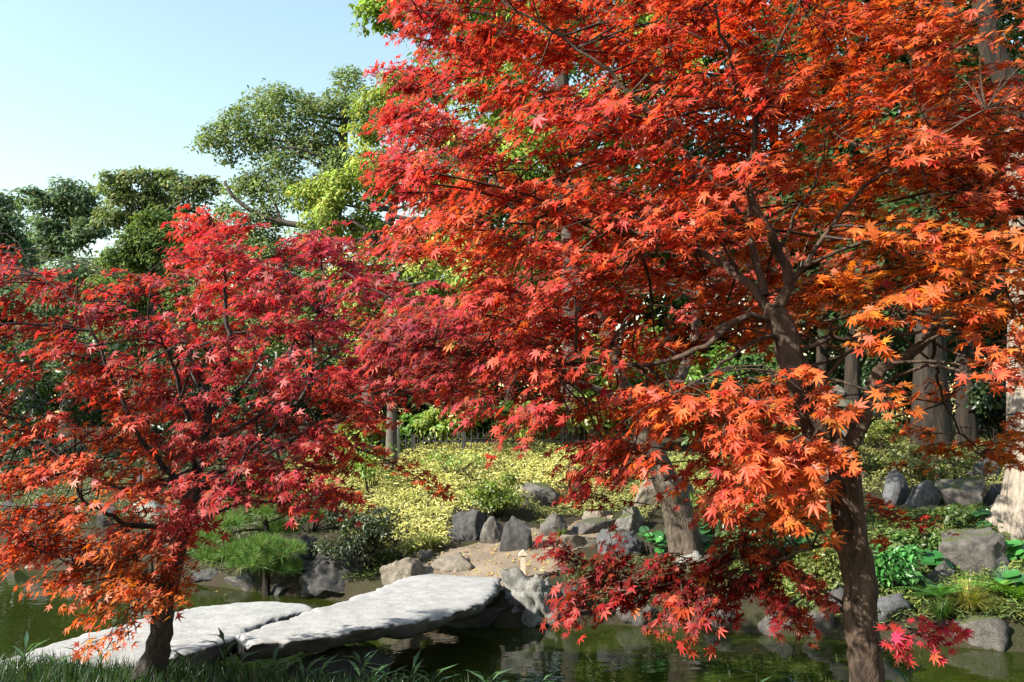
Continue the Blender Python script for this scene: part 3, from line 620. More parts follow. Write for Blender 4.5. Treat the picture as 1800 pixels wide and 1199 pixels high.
# --- leaning maple across the water
KL = [([(1212, 990, 9.9), (1205, 960, 9.9), (1190, 900, 9.85), (1172, 850, 9.8), (1152, 800, 9.75), (1130, 760, 9.7)], .21, .14),
      ([(1150, 795, 9.75), (1120, 730, 9.6), (1090, 650, 9.5), (1060, 560, 9.4), (1000, 470, 9.3)], .11, .03),
      ([(1140, 775, 9.7), (1180, 700, 9.8), (1220, 600, 9.9), (1230, 500, 10.0), (1280, 400, 10)], .10, .03),
      ([(1130, 750, 9.7), (1080, 700, 9.4), (980, 660, 9.2), (880, 640, 9.1)], .06, .02),
      ([(1210, 620, 9.9), (1290, 560, 10), (1400, 500, 10.2)], .05, .02)]
KPADS = fill_pads([(860, 520), (960, 430), (1100, 360), (1300, 330), (1480, 380), (1500, 520), (1400, 570), (1300, 560), (1150, 540), (1000, 600), (960, 680), (860, 660)], [(1060, 585, 40), (960, 500, 24)], [(46, 8.8, 9.5, 60, 60, None), (30, 9.8, 10.6, 60, 70, None)])
KZ = [(900, 600, (.46, .03, .045)), (1100, 480, (.52, .05, .045)), (1250, 440, (.56, .06, .05)), (1430, 450, (.6, .09, .05))]
make_maple('leaning maple with a thick grey trunk beside the stone steps', None, KL, KPADS, KZ, .085, STAR_FIVE[:1], M_BARK_G, 0, twigs_per=2.6, rs=.8)

# ------------------------------------------------------------------ background trees
QUADS = quad_template(.5); OVAL = oval_template(.42)
def leafy_blobs(blobs, base, col, leaf, per, jit=.22, hang=.35, template=QUADS, sub=.40, sun=.3, ns=16):
    pos = []; nr = []; tp = []; cs = []
    for (C, r) in blobs:
        C = np.asarray(C); r = np.broadcast_to(np.asarray(r, float), 3); nsub = max(5, int(ns * (per / 1200) ** .5))
        dirs = rnd(nsub); dirs[:, 2] = np.where(dirs[:, 2] < -.5, -dirs[:, 2], dirs[:, 2])
        for dv in dirs:
            cc = C + dv * r * rng.uniform(.45, .95); n = int(per / nsub * rng.uniform(.6, 1.4)); tone = math.exp(rng.normal() * .2)
            q = rng.normal(size=(n, 3)); q = q / np.maximum(1, np.linalg.norm(q, axis=1, keepdims=True) / 1.6)
            p = cc + q * r * sub * .75 * (1, 1, .75); o = unit(unit(q) + dv * .7)
            pos.append(p); nr.append(o * .7 + np.array([0, 0, .45]) + SUN * sun + .5 * rng.normal(size=(n, 3)))
            tp.append(rng.normal(size=(n, 3)) * .7 + np.array([0, 0, -hang]) + o * .4); cs.append(np.full(n, tone))
    pos = np.vstack(pos); n = len(pos); c = np.array(col)[None] * np.concatenate(cs)[:, None] * np.exp(rng.normal(size=(n, 1)) * jit)
    c[:, 0] *= np.exp(rng.normal(size=n) * .15); c = np.clip(c, .004, .8)
    return scatter('', template, pos - base, basis(np.vstack(nr), np.vstack(tp)), leaf * np.clip(rng.normal(1, .25, n), .5, 1.6), c, None)
def bg_tree(name, label, base_px, d, trunk_px, r0, blobs_px, col, leaf, per, limbs=(), bark=M_BARK_F, cat='tree', depth=1.0, auto=True, mat=M_FAR, group=None, hang=.35, skirt=(), fill=None):
    b = at(*base_px, d); b[2] = float(terrain(b[0], b[1])) - .05
    root = empty(name, b); tag(root, label, cat, group); T = Tubes()
    P = np.array([b] + [at(x, y, d) for x, y in trunk_px]); Rr = np.linspace(r0, r0 * .45, len(P)); Rr[0] *= 1.25
    P, Rr = smooth_path(P, Rr, .3); T.add(P - b, Rr, 10, .05)
    blobs = []
    for bl in blobs_px:
        x, y, r = bl[:3]; dd = d + (bl[3] if len(bl) > 3 else rng.uniform(-.6, .6) * r * d / F)
        blobs.append((at(x, y, dd), np.array([1, depth, .85]) * r * 1.12 * d / F))
    for pts, ra in limbs:
        Q = np.array([at(x, y, d - .2) for x, y in pts]); Q, rq = smooth_path(Q, np.linspace(ra, ra * .4, len(Q)), .2); T.add(Q - b, rq, 7, .05)
    if auto:
        for C, r in blobs:
            k = int(np.argmin(np.linalg.norm(P - C, axis=1) + .8 * np.maximum(0, P[:, 2] - C[2] + .5 * r[0]))); mid = (P[k] + C) / 2 + rng.normal(size=3) * .12 * np.linalg.norm(C - P[k])
            Q, rq = smooth_path([P[k], mid, C], [Rr[k] * .4, Rr[k] * .25, Rr[k] * .08], .3); T.add(Q - b, rq, 6, .03)
    if fill:                                                         # foliage low in the crown
        x0, x1, y0, y1, nf, rf = fill; skirt = list(skirt) + [(rng.uniform(x0, x1), rng.uniform(y0, y1), rf * rng.uniform(.8, 1.2)) for _ in range(nf)]
    for (x, y, r) in skirt:
        blobs.append((at(x, y, d + rng.uniform(-.5, 1.5)), np.array([1, depth, .9]) * r * d / F))
    T.build('trunk', bark, root)
    parts = [leafy_blobs([bl], b, col, leaf, sub=.3 if per >= 1000 else .4, ns=30 if per >= 1000 else 16, per=per * (bl[1][0] / np.mean([q[1][0] for q in blobs])) ** 1.6, hang=hang) for bl in blobs]
    join_scatter('crown', parts, mat, root, 'stuff'); return root
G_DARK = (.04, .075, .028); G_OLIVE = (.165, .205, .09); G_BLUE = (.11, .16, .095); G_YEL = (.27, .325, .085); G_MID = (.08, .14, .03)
BGG = 'far trees beyond the garden'
bg_tree('evergreen_tree', 'dark evergreen tree at the far end of the distant tree row', (-10, 700), 42, [(-5, 560), (0, 420)], .35, [(0, 365, 36), (-40, 380, 50), (15, 410, 45), (-20, 450, 60), (30, 460, 40), (-10, 520, 70)], G_BLUE, .24, 1500, group=BGG, fill=(-60, 60, 400, 540, 7, 34), skirt=[(-20, 600, 80), (40, 560, 60), (30, 660, 80), (-60, 640, 80)])
bg_tree('evergreen_tree', 'bluish green evergreen with open lower branches in the distant tree row', (120, 720), 39, [(120, 600), (122, 470), (120, 400)], .3, [(120, 345, 36), (90, 365, 32), (150, 365, 32), (120, 390, 42), (85, 410, 34), (155, 410, 30), (60, 350, 22), (110, 430, 34), (140, 520, 70), (70, 530, 60)], G_BLUE, .2, 1600, group=BGG, fill=(65, 175, 410, 540, 8, 30), skirt=[(110, 590, 80), (70, 650, 80), (150, 650, 80)])
bg_tree('evergreen_tree', 'broad olive evergreen tree with a flat rounded top in the distant row', (250, 720), 36, [(245, 600), (240, 480), (245, 400)], .35, [(200, 330, 30), (245, 325, 34), (290, 325, 32), (335, 345, 34), (220, 365, 36), (270, 365, 38), (320, 385, 36), (360, 330, 26), (190, 390, 28), (230, 500, 60), (330, 500, 60)], G_OLIVE, .19, 1600, group=BGG, fill=(180, 370, 390, 540, 12, 32), skirt=[(230, 590, 80), (300, 640, 80), (200, 660, 70), (360, 580, 70), (290, 440, 50), (370, 430, 40)])
bg_tree('evergreen_tree', 'dense rounded dark green tree in front of the distant row', (270, 740), 29, [(270, 600), (268, 480)], .25, [(270, 400, 34), (245, 425, 34), (295, 425, 32), (265, 450, 42), (215, 460, 34), (310, 460, 30), (250, 530, 60), (330, 540, 50), (190, 540, 50)], (.10, .145, .045), .16, 1600, group=BGG)
bg_tree('camphor_tree', 'tall spreading olive green tree with a bare grey limb', (600, 740), 27, [(605, 620), (600, 500), (590, 400), (600, 300), (605, 210)], .3,
        [(378, 255, 38), (410, 225, 38), (455, 200, 44), (505, 185, 44), (550, 215, 50), (430, 265, 44), (490, 250, 56), (545, 280, 54), (608, 150, 34), (600, 195, 40), (640, 220, 50), (480, 320, 56), (540, 350, 54), (430, 345, 44), (405, 385, 30), (600, 300, 50), (650, 320, 50), (700, 170, 46), (745, 160, 40), (560, 420, 46), (470, 400, 44), (450, 470, 60), (560, 510, 60), (380, 500, 50)],
        (.165, .215, .09), .13, 1500, limbs=[([(590, 425), (540, 400), (495, 390), (450, 375), (410, 345), (395, 320)], .13), ([(600, 310), (560, 290), (520, 270)], .09), ([(495, 390), (480, 350), (470, 330)], .06)], fill=(390, 720, 420, 540, 14, 42), skirt=[(420, 560, 70), (520, 600, 80), (620, 580, 70), (460, 660, 80), (580, 680, 80), (700, 520, 60), (700, 620, 70)])
bg_tree('camphor_tree', 'bright yellow-green tree with drooping leafy clusters', (650, 760), 19, [(652, 640), (658, 540), (665, 450), (690, 370), (695, 290)], .2,
        [(548, 350, 34), (590, 335, 38), (565, 385, 34), (625, 345, 46), (640, 240, 34), (650, 290, 40), (660, 190, 40), (700, 160, 36), (720, 215, 44), (690, 350, 48), (740, 320, 50), (790, 260, 50), (800, 350, 56), (640, 400, 36), (600, 405, 30), (700, 420, 40), (760, 430, 44), (820, 440, 50), (840, 180, 46), (870, 480, 56), (900, 230, 60)],
        G_YEL, .115, 1100, limbs=[([(665, 460), (640, 400), (600, 385), (560, 370)], .06), ([(690, 380), (740, 385), (790, 360)], .06)], hang=.7, fill=(560, 840, 430, 540, 10, 34), skirt=[(620, 480, 50), (720, 500, 50), (660, 560, 60), (800, 540, 60), (740, 620, 60), (640, 640, 60)])
bg_tree('leaning_sapling_tree', 'slim pale curved trunk with sparse yellow-green leaves behind the maples', (688, 760), 15, [(690, 640), (688, 560), (692, 500), (716, 462), (760, 430)], .09, [(640, 500, 26), (700, 570, 34), (760, 480, 40), (820, 500, 48), (690, 640, 50), (780, 600, 60), (860, 560, 50)], G_YEL, .10, 700, bark=bark_mat('pale_curved_bark', (.03, .025, .02), (.10, .09, .075), 5, .6), hang=.6)
bg_tree('camphor_tree', 'very tall light green tree towering above the orange maple', (1010, 760), 17, [(1005, 600), (1000, 400), (990, 200), (985, 0), (985, -200)], .24,
        [(665, 45, 38), (690, 15, 44), (650, 15, 28), (740, 20, 50), (790, -20, 60), (850, 60, 70), (820, 130, 50), (930, 40, 80), (900, 150, 60), (1000, 110, 80), (1080, 30, 90), (960, -80, 110), (820, -100, 90), (1100, -120, 120), (700, -70, 60), (940, 280, 80), (1060, 240, 90), (1160, 120, 90)],
        (.19, .27, .055), .125, 1250, hang=.6)
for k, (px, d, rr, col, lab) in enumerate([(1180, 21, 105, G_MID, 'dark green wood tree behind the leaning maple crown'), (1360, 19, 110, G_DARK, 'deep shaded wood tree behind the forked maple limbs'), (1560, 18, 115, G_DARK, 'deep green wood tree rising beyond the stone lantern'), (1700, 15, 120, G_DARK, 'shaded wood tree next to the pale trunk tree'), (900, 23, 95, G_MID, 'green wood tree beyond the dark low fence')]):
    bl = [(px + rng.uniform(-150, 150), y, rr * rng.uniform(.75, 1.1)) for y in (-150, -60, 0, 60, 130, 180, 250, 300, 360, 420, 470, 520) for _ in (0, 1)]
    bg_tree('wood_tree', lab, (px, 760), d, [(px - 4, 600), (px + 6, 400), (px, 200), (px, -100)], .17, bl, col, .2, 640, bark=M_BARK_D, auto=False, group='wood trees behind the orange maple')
# pale trunk tree at the right edge
b = ground_at(1812, 938); root = empty('old_tree', b); tag(root, 'old tree with a thick pale lit trunk and overhanging limbs darkened for shade', 'tree'); T = Tubes(); dd = b[1]
P, Rr = smooth_path([b - (0, 0, .1), at(1812, 880, dd), at(1815, 800, dd), at(1818, 650, dd), at(1820, 480, dd), at(1815, 330, dd), at(1800, 230, dd)], [.52, .36, .31, .29, .29, .28, .27], .12); T.add(P - b, Rr, 20, .05); T2 = Tubes()
for pts, ra in (([(1806, 300), (1795, 210), (1765, 130), (1735, 60), (1725, -60), (1700, -220)], .2), ([(1748, 90), (1720, 40), (1690, 44), (1668, 20), (1650, -60), (1600, -160)], .12), ([(1805, 260), (1860, 120), (1900, -50), (1930, -250)], .2), ([(1735, 60), (1745, 10), (1770, -80)], .09), ([(1812, 480), (1900, 380), (2000, 300)], .1)):
    Q, rq = smooth_path([at(x, y, dd - .05) for x, y in pts], np.linspace(ra, ra * .55, len(pts)), .12); T2.add(Q - b, rq, 10, .05)
for ang in range(7):                                                  # root flare
    a = ang * .9 + .3; Q, rq = smooth_path([b + (math.cos(a) * .25, math.sin(a) * .25, .42), b + (math.cos(a) * .48, math.sin(a) * .48, .08), b + (math.cos(a) * .8, math.sin(a) * .8, -.1)], [.12, .1, .04], .08); T.add(Q - b, rq, 8, .05)
T.build('trunk', M_BARK_W, root); T2.build('limbs', M_BARK_D, root)  # limbs given a darker bark in place of their shade
bl = [(at(x, y, dd + o), np.array([1, 1, .8]) * r) for x, y, o, r in ((1790, 60, 1.5, .6), (1740, 150, 1.8, .5), (1800, 150, 1.2, .5), (1690, 100, 1.6, .4), (1780, -60, 1, .8), (1680, -60, .5, .7), (1600, -200, 0, 1.0), (1750, -250, -1, 1.2), (1900, -200, 0, 1.2), (1950, 0, 1, 1.0), (1850, -400, 1, 1.4), (1650, -380, 1, 1.2), (1560, -90, 2, .6), (1980, 250, 1, .8), (1850, -300, 2.5, 1.4), (1700, 230, 2, .5))]
join_scatter('crown', [leafy_blobs([q], b, (.045, .085, .022), .11, 1000 * max(.6, q[1][0] ** 1.5)) for q in bl], M_GREEN, root, 'stuff')
# trunks standing in the shaded wood
for px, yb, d, r0, lab in ((1636, 765, 13.5, .3, 'very thick dark trunk of a shaded tree behind the stone lantern'), (1500, 745, 16, .17, 'slim dark trunk in the wood beside the bright gap'), (1447, 745, 17.5, .14, 'thin dark trunk beside the stone lantern in the wood')):
    bg_tree('shaded_tree', lab, (px, yb), d, [(px - 2, 640), (px + 3, 480), (px, 250), (px + 5, -100)], r0, [(px + rng.uniform(-90, 90), y, 75) for y in (-80, 0, 80, 160, 240, 320, 400)], G_DARK, .16, 600, bark=M_BARK_D, auto=False, group='trunks in the shaded wood')
# wood closing the view behind the garden
bl = []
for x in np.arange(-34, 24, 2.6):
    for k in range(4):
        y = (44 if x < -2 else 26) + rng.uniform(-2, 3); bl.append((np.array([x + rng.uniform(-1, 1), y, float(terrain(x, y)) + .6 + k * (1.8 if x < -2 else 2.3)]), np.array([2.2, 1.8, 1.9])))
tag(join_scatter('distant_wood', [leafy_blobs([q], np.zeros(3), (.045, .075, .028), .42, 900, sub=.62) for q in bl], M_FAR, None, 'stuff'), 'dense dark wood closing the view far behind the garden', 'wood')
# unseen trees added around the viewer to block sky light and deepen shade
for x, y, lab in ((3.5, -5.5, 'broad unseen tree added on the near bank to block sky light'), (9.5, -3.5, 'tall unseen tree added further along the near bank to block sky light'), (8, 1.0, 'dense unseen evergreen added by the near bank water edge to block sky light'), (-2, -11, 'dense unseen tree added at the back of the near lawn to block sky light')):
    b = np.array([x, y, float(terrain(x, y)) - .05]); root = empty('unseen_shade_tree', b); tag(root, lab, 'tree'); T = Tubes(); T.add(np.array([(0, 0, 0), (.1, 0, 2), (0, .1, 4.5), (0, 0, 6)]), np.array([.25, .2, .15, .08]), 10, .05); T.build('trunk', M_BARK_F, root)
    join_scatter('crown', [leafy_blobs([(b + (rng.uniform(-1.8, 1.8), rng.uniform(-1.8, 1.8), z + rng.uniform(-.4, .4)), np.array([1.5, 1.5, 1.1]))], b, G_DARK, .3, 260) for z in (2, 2.8, 3.4, 4, 4.6, 5.2, 5.8, 6.4) for _ in (0, 1)], M_GREEN, root, 'stuff')
# ------------------------------------------------------------------ bushes
def bush(name, label, px, yb, wpx, hpx, col, leaf, per, d=None, mat=M_GREEN, n=9, template=QUADS, group=None, hang=.3, cat='bush', jit=.22):
    b = ground_at(px, yb) if d is None else at(px, yb, d)
    if d is not None: b[2] = float(terrain(b[0], b[1]))
    s = b[1] / F; W, H = wpx * s, hpx * s
    root = empty(name, b); tag(root, label, cat, group); T = Tubes(); bl = []
    for k in range(n):
        a = rng.uniform(-1, 1); h = rng.uniform(.25, .8); c = b + np.array([a * W * .38 * math.sqrt(1 - max(0, h - .3)), rng.uniform(-.3, .3) * W, h * H])
        r = np.array([W, W, H]) * np.array([.22, .22, .26]); bl.append((c, r))
        Q, rq = smooth_path([b + (a * W * .05, 0, -.05), (b + c) / 2 + rng.normal(size=3) * .03, c], [.012, .009, .004], .1); T.add(Q - b, rq, 5)
    T.build('stems', M_BARK_D, root)['kind'] = 'stuff'
    join_scatter('foliage', [leafy_blobs([q], b, col, leaf, per / n, template=template, hang=hang, jit=jit) for q in bl], mat, root, 'stuff'); return root
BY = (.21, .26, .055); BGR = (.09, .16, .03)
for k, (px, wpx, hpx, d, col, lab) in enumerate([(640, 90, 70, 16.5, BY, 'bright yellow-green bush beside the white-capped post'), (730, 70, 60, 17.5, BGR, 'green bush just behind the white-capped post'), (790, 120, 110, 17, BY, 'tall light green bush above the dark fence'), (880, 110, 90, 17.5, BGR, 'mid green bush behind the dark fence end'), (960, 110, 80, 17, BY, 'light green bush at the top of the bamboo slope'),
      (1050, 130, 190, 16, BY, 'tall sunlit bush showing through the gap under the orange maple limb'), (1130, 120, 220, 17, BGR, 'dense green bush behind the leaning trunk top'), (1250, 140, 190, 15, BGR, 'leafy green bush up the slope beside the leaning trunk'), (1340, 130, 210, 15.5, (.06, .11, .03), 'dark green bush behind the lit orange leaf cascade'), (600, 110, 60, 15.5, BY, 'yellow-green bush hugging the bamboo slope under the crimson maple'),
      (1440, 90, 70, 14.5, (.1, .17, .035), 'small sunlit shrub beside the stone lantern'), (1520, 60, 190, 22, BY, 'sunlit tall shrub glowing in the gap between wood trunks'), (560, 130, 190, 18, (.035, .06, .022), 'dark bush behind the crimson maple centre'), (430, 180, 210, 17, (.03, .05, .02), 'deep green hedge bush behind the crimson maple'), (280, 180, 230, 17, (.028, .05, .02), 'deep shaded bush behind the crimson maple limbs'), (130, 180, 250, 17.5, (.028, .05, .02), 'dark tall bush at the back of the far bank'), (-10, 180, 270, 18, (.03, .05, .022), 'dark tall bush at the far end of the back bank'),  # dark bushes behind the crimson maple have shade put into leaf colour
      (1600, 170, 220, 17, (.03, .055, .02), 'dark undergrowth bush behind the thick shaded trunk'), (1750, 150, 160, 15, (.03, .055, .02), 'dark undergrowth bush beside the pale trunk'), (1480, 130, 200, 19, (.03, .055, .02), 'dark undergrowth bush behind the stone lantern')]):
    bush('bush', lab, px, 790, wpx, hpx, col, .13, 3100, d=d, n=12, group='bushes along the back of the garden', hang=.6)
bush('bush', 'round leafy bush with yellowing tips on the bamboo slope', 868, 908, 110, 72, (.13, .17, .03), .055, 3200, n=12)
bush('bush', 'dark low clipped shrub between the big dark boulder and bamboo', 632, 1005, 150, 110, (.035, .048, .018), .05, 4200, n=14, jit=.35)
bush('bush', 'dark shadowed shrub behind the pine', 545, 935, 120, 70, (.03, .045, .018), .05, 2200, n=8)
bush('bush', 'light green shrub with pale leaves growing beside the leaning trunk', 1235, 925, 70, 60, (.16, .22, .05), .06, 1300, n=8)
bush('bush', 'green hedge of small leaves sloping down behind the cascade of orange leaves', 1330, 1000, 130, 90, (.05, .09, .025), .06, 2600, n=12)
bush('bush', 'yellowish small-leaved shrub beside the big maple trunk above the water', 1450, 1055, 90, 90, (.13, .155, .035), .045, 2800, n=12)
bush('bush', 'shaded yellow-green shrub on the slope behind the big maple trunk', 1640, 850, 190, 80, (.10, .115, .03), .06, 3000, n=14)
bush('bush', 'low bright herb clump with lobed leaves beside the big maple trunk', 1570, 1045, 90, 80, (.06, .20, .045), .07, 1500, n=12, template=OVAL)
bush('bush', 'bushy green weeds on the bank below the narrow path', 1610, 985, 110, 60, (.07, .13, .03), .06, 1800, n=10)
bush('bush', 'light green shrub at the top of the narrow path slope', 1540, 800, 110, 80, (.15, .17, .04), .06, 1800, n=10)
bush('bush', 'shaded weeds between the slanted stones and the pale trunk', 1700, 930, 120, 40, (.07, .11, .025), .06, 1500, n=10)
# sunlit leafy twigs hanging in front of the bamboo slope
bush('bush', 'young pale green saplings sprouting from the bamboo slope', 650, 870, 110, 90, (.20, .28, .06), .07, 700, n=9, hang=.8)
bush('bush', 'young green saplings dotting the bamboo slope above the leafy bush', 800, 850, 120, 60, (.18, .26, .05), .06, 450, n=9, hang=.8)

# ------------------------------------------------------------------ ground covers
def cover(name, label, pxpoly, n, leaf, wd, cols, h=.16, mat=M_BAMBOO, cat=None, tilt=.9):
    W = np.array([ground_at(*p)[:2] for p in pxpoly]); lo, hi = W.min(0), W.max(0); q = rng.uniform(lo, hi, (n * 4, 2)); q = q[inpoly(W, q[:, 0], q[:, 1])][:n]; m = len(q)
    clump = .5 + .5 * np.sin(q[:, 0] * 5 + 2 * np.sin(q[:, 1] * 4)) * np.sin(q[:, 1] * 6 + q[:, 0] * 2)
    patch = wob(q[:, 0] * 1.6 + 3, q[:, 1] * 1.6); keep = (clump + .35 * patch > .22) | (rng.random(m) < .45); q, clump, patch = q[keep], clump[keep], patch[keep]; m = len(q)
    z = terrain(q[:, 0], q[:, 1]) + h * (rng.random(m) ** .6) * (.6 + .7 * clump); pos = np.c_[q, z]
    nr = np.array([0, -.15, .55]) + SUN * .45 + .5 * rng.normal(size=(m, 3)); tp = rng.normal(size=(m, 3)) * (1, 1, .35) + (0, 0, -.25)
    C = np.array(cols); c = C[rng.integers(0, len(C), m)] * np.exp(rng.normal(size=(m, 1)) * .3) * np.exp(.3 * patch)[:, None]
    o = join_scatter(name, [scatter('', quad_template(wd, .05), pos, basis(nr, tp), leaf * rng.uniform(.6, 1.3, m), c, None)], mat, None, 'stuff')
    return tag(o, label, cat or 'ground cover')
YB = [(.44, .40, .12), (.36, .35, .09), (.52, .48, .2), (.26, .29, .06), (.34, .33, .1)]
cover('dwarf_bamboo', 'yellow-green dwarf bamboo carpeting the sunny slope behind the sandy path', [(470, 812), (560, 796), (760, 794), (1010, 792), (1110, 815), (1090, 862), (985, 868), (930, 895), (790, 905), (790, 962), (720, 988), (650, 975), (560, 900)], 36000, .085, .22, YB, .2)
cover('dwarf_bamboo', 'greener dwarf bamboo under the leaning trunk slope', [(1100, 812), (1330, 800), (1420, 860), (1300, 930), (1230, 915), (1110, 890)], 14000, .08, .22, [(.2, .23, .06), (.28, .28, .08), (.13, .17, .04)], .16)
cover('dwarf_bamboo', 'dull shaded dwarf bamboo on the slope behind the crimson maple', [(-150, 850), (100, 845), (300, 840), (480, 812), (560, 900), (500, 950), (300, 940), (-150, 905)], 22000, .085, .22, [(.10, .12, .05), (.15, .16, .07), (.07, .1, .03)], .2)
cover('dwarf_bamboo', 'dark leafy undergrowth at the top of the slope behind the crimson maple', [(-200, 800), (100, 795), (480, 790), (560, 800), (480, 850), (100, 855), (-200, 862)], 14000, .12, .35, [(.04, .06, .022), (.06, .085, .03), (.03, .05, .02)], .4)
cover('dwarf_bamboo', 'patchy dwarf bamboo on the wooded slope beyond the narrow path', [(1470, 780), (1760, 775), (1790, 860), (1500, 870)], 12000, .08, .22, [(.20, .20, .06), (.13, .15, .04), (.26, .25, .09)], .16)
cover('bank_grass', 'green grass and weeds on the planted bank around the rocks', [(1380, 900), (1600, 905), (1760, 905), (1850, 960), (1840, 1110), (1700, 1120), (1400, 1090), (1260, 1010)], 16000, .10, .16, [(.06, .11, .025), (.1, .15, .03), (.16, .18, .04)], .12)
cover('bank_grass', 'scattered weeds along the far water edge below the pine', [(300, 965), (700, 975), (690, 1020), (560, 1040), (300, 1005)], 4000, .09, .14, [(.05, .09, .02), (.1, .13, .03)], .09)
cover('bank_grass', 'yellow-green weeds filling the gaps around the stone steps', [(925, 882), (1000, 868), (1110, 856), (1150, 890), (1130, 935), (1095, 900), (1000, 908), (950, 925)], 5000, .075, .22, [(.2, .21, .06), (.12, .15, .04), (.28, .26, .09)], .1)
cover('bank_grass', 'low weeds and moss on the soil between the stone steps and the water', [(985, 990), (1060, 985), (1140, 985), (1270, 985), (1290, 1070), (1130, 1075), (1000, 1070)], 6000, .07, .2, [(.05, .08, .02), (.09, .11, .03), (.12, .10, .04)], .07)
q = np.c_[rng.uniform(-5, 5, 160), rng.uniform(5.2, 11, 160)]; q = q[(terrain(q[:, 0], q[:, 1]) < WATER - .08)][:60]; m = len(q)
tag(join_scatter('floating_leaves', [scatter('', STAR_LOW[0], np.c_[q, np.full(m, WATER + .006)], basis(np.array([0, 0, 1]) + .02 * rng.normal(size=(m, 3)), rng.normal(size=(m, 3)) * (1, 1, 0)), .035 * rng.uniform(.5, 1.2, m), np.array([(.45, .12, .04), (.5, .4, .12), (.3, .05, .03)])[rng.integers(0, 3, m)], None)], M_BAMBOO, None, 'stuff'), 'few small fallen maple leaves floating on the green pond', 'fallen leaves')
# fallen yellow leaves on the path
q = rng.uniform(PATHW.min(0), PATHW.max(0), (2600, 2)); q = q[inpoly(PATHW, q[:, 0], q[:, 1])][:420]; m = len(q)
pos = np.c_[q, terrain(q[:, 0], q[:, 1]) + .02]; c = np.array([(.62, .52, .1), (.5, .3, .08), (.4, .16, .06), (.55, .5, .2)])[rng.integers(0, 4, m)]
tag(join_scatter('fallen_leaves', [scatter('', quad_template(.5, .1), pos, basis(np.array([0, 0, 1]) + .25 * rng.normal(size=(m, 3)), rng.normal(size=(m, 3))), .05 * rng.uniform(.6, 1.3, m), c, None)], M_BAMBOO, None, 'stuff'), 'fallen yellow leaves littering the sandy path', 'fallen leaves')

# ------------------------------------------------------------------ small pine
b = ground_at(470, 1040); b = at(470, 1035, 10.4); b[2] = float(terrain(b[0], b[1])); b[2] = max(b[2], -.62); dd = b[1]
root = empty('pine_tree', b); tag(root, 'small garden pine with cloud-like needle pads at the pond edge', 'tree'); T = Tubes(); pads = []
P, Rr = smooth_path([b - (0, 0, .15), at(468, 1000, dd), at(471, 960, dd), at(467, 920, dd), at(455, 880, dd), at(450, 850, dd)], [.05, .045, .042, .036, .026, .012], .06); T.add(P - b, Rr, 9, .06)
for x, y, o, r in ((405, 935, -.1, .30), (375, 965, -.2, .26), (370, 995, 0, .22), (430, 985, -.25, .32), (460, 975, -.3, .26), (500, 985, -.2, .28), (445, 1005, -.3, .28), (505, 1015, -.1, .22), (520, 915, 0, .26), (475, 915, -.2, .26), (440, 900, 0, .28), (545, 920, .1, .22), (460, 865, 0, .24), (410, 900, .2, .26), (350, 975, .1, .2), (490, 950, .2, .25), (400, 1000, .1, .22)):
    C = at(x, y - 16, dd + o); pads.append((C, r * .9)); k = int(np.argmin(np.linalg.norm(P - C, axis=1)))
    Q, rq = smooth_path([P[k], (P[k] + C) / 2 + (0, 0, .04), C], [.018, .012, .006], .06); T.add(Q - b, rq, 6)
T.build('trunk', M_BARK_D, root); pos = []; tp = []
for C, r in pads:
    for _ in range(int(46 * (r / .22) ** 2)):
        o = rnd(1)[0] * rng.random() ** .4; o[2] = abs(o[2]) * .7 - .25; tc = C + o * np.array([r, r, r * .55]); ax = unit(o * .6 + np.array([0, 0, .75]))
        for _ in range(46):
            v = unit(ax + rng.normal(size=3) * .5); pos.append(tc + v * .01); tp.append(v)
pos = np.array(pos); tp = np.array(tp); m = len(pos); c = np.array([(.10, .19, .03)]) * np.exp(rng.normal(size=(m, 1)) * .28); c[:, 0] *= np.exp(rng.normal(size=m) * .3)
NT = (np.array([(-.012, 0, 0), (.012, 0, 0), (0, 1, 0)]), np.array([(0, 1, 2)]))
join_scatter('needles', [scatter('', NT, pos - b, basis(unit(-unit(pos - EYE) + .4 * rng.normal(size=(m, 3))), tp), np.c_[np.full(m, .2), .13 * rng.uniform(.7, 1.2, m), np.ones(m)], c, None)], M_NEEDLE, root, 'stuff')

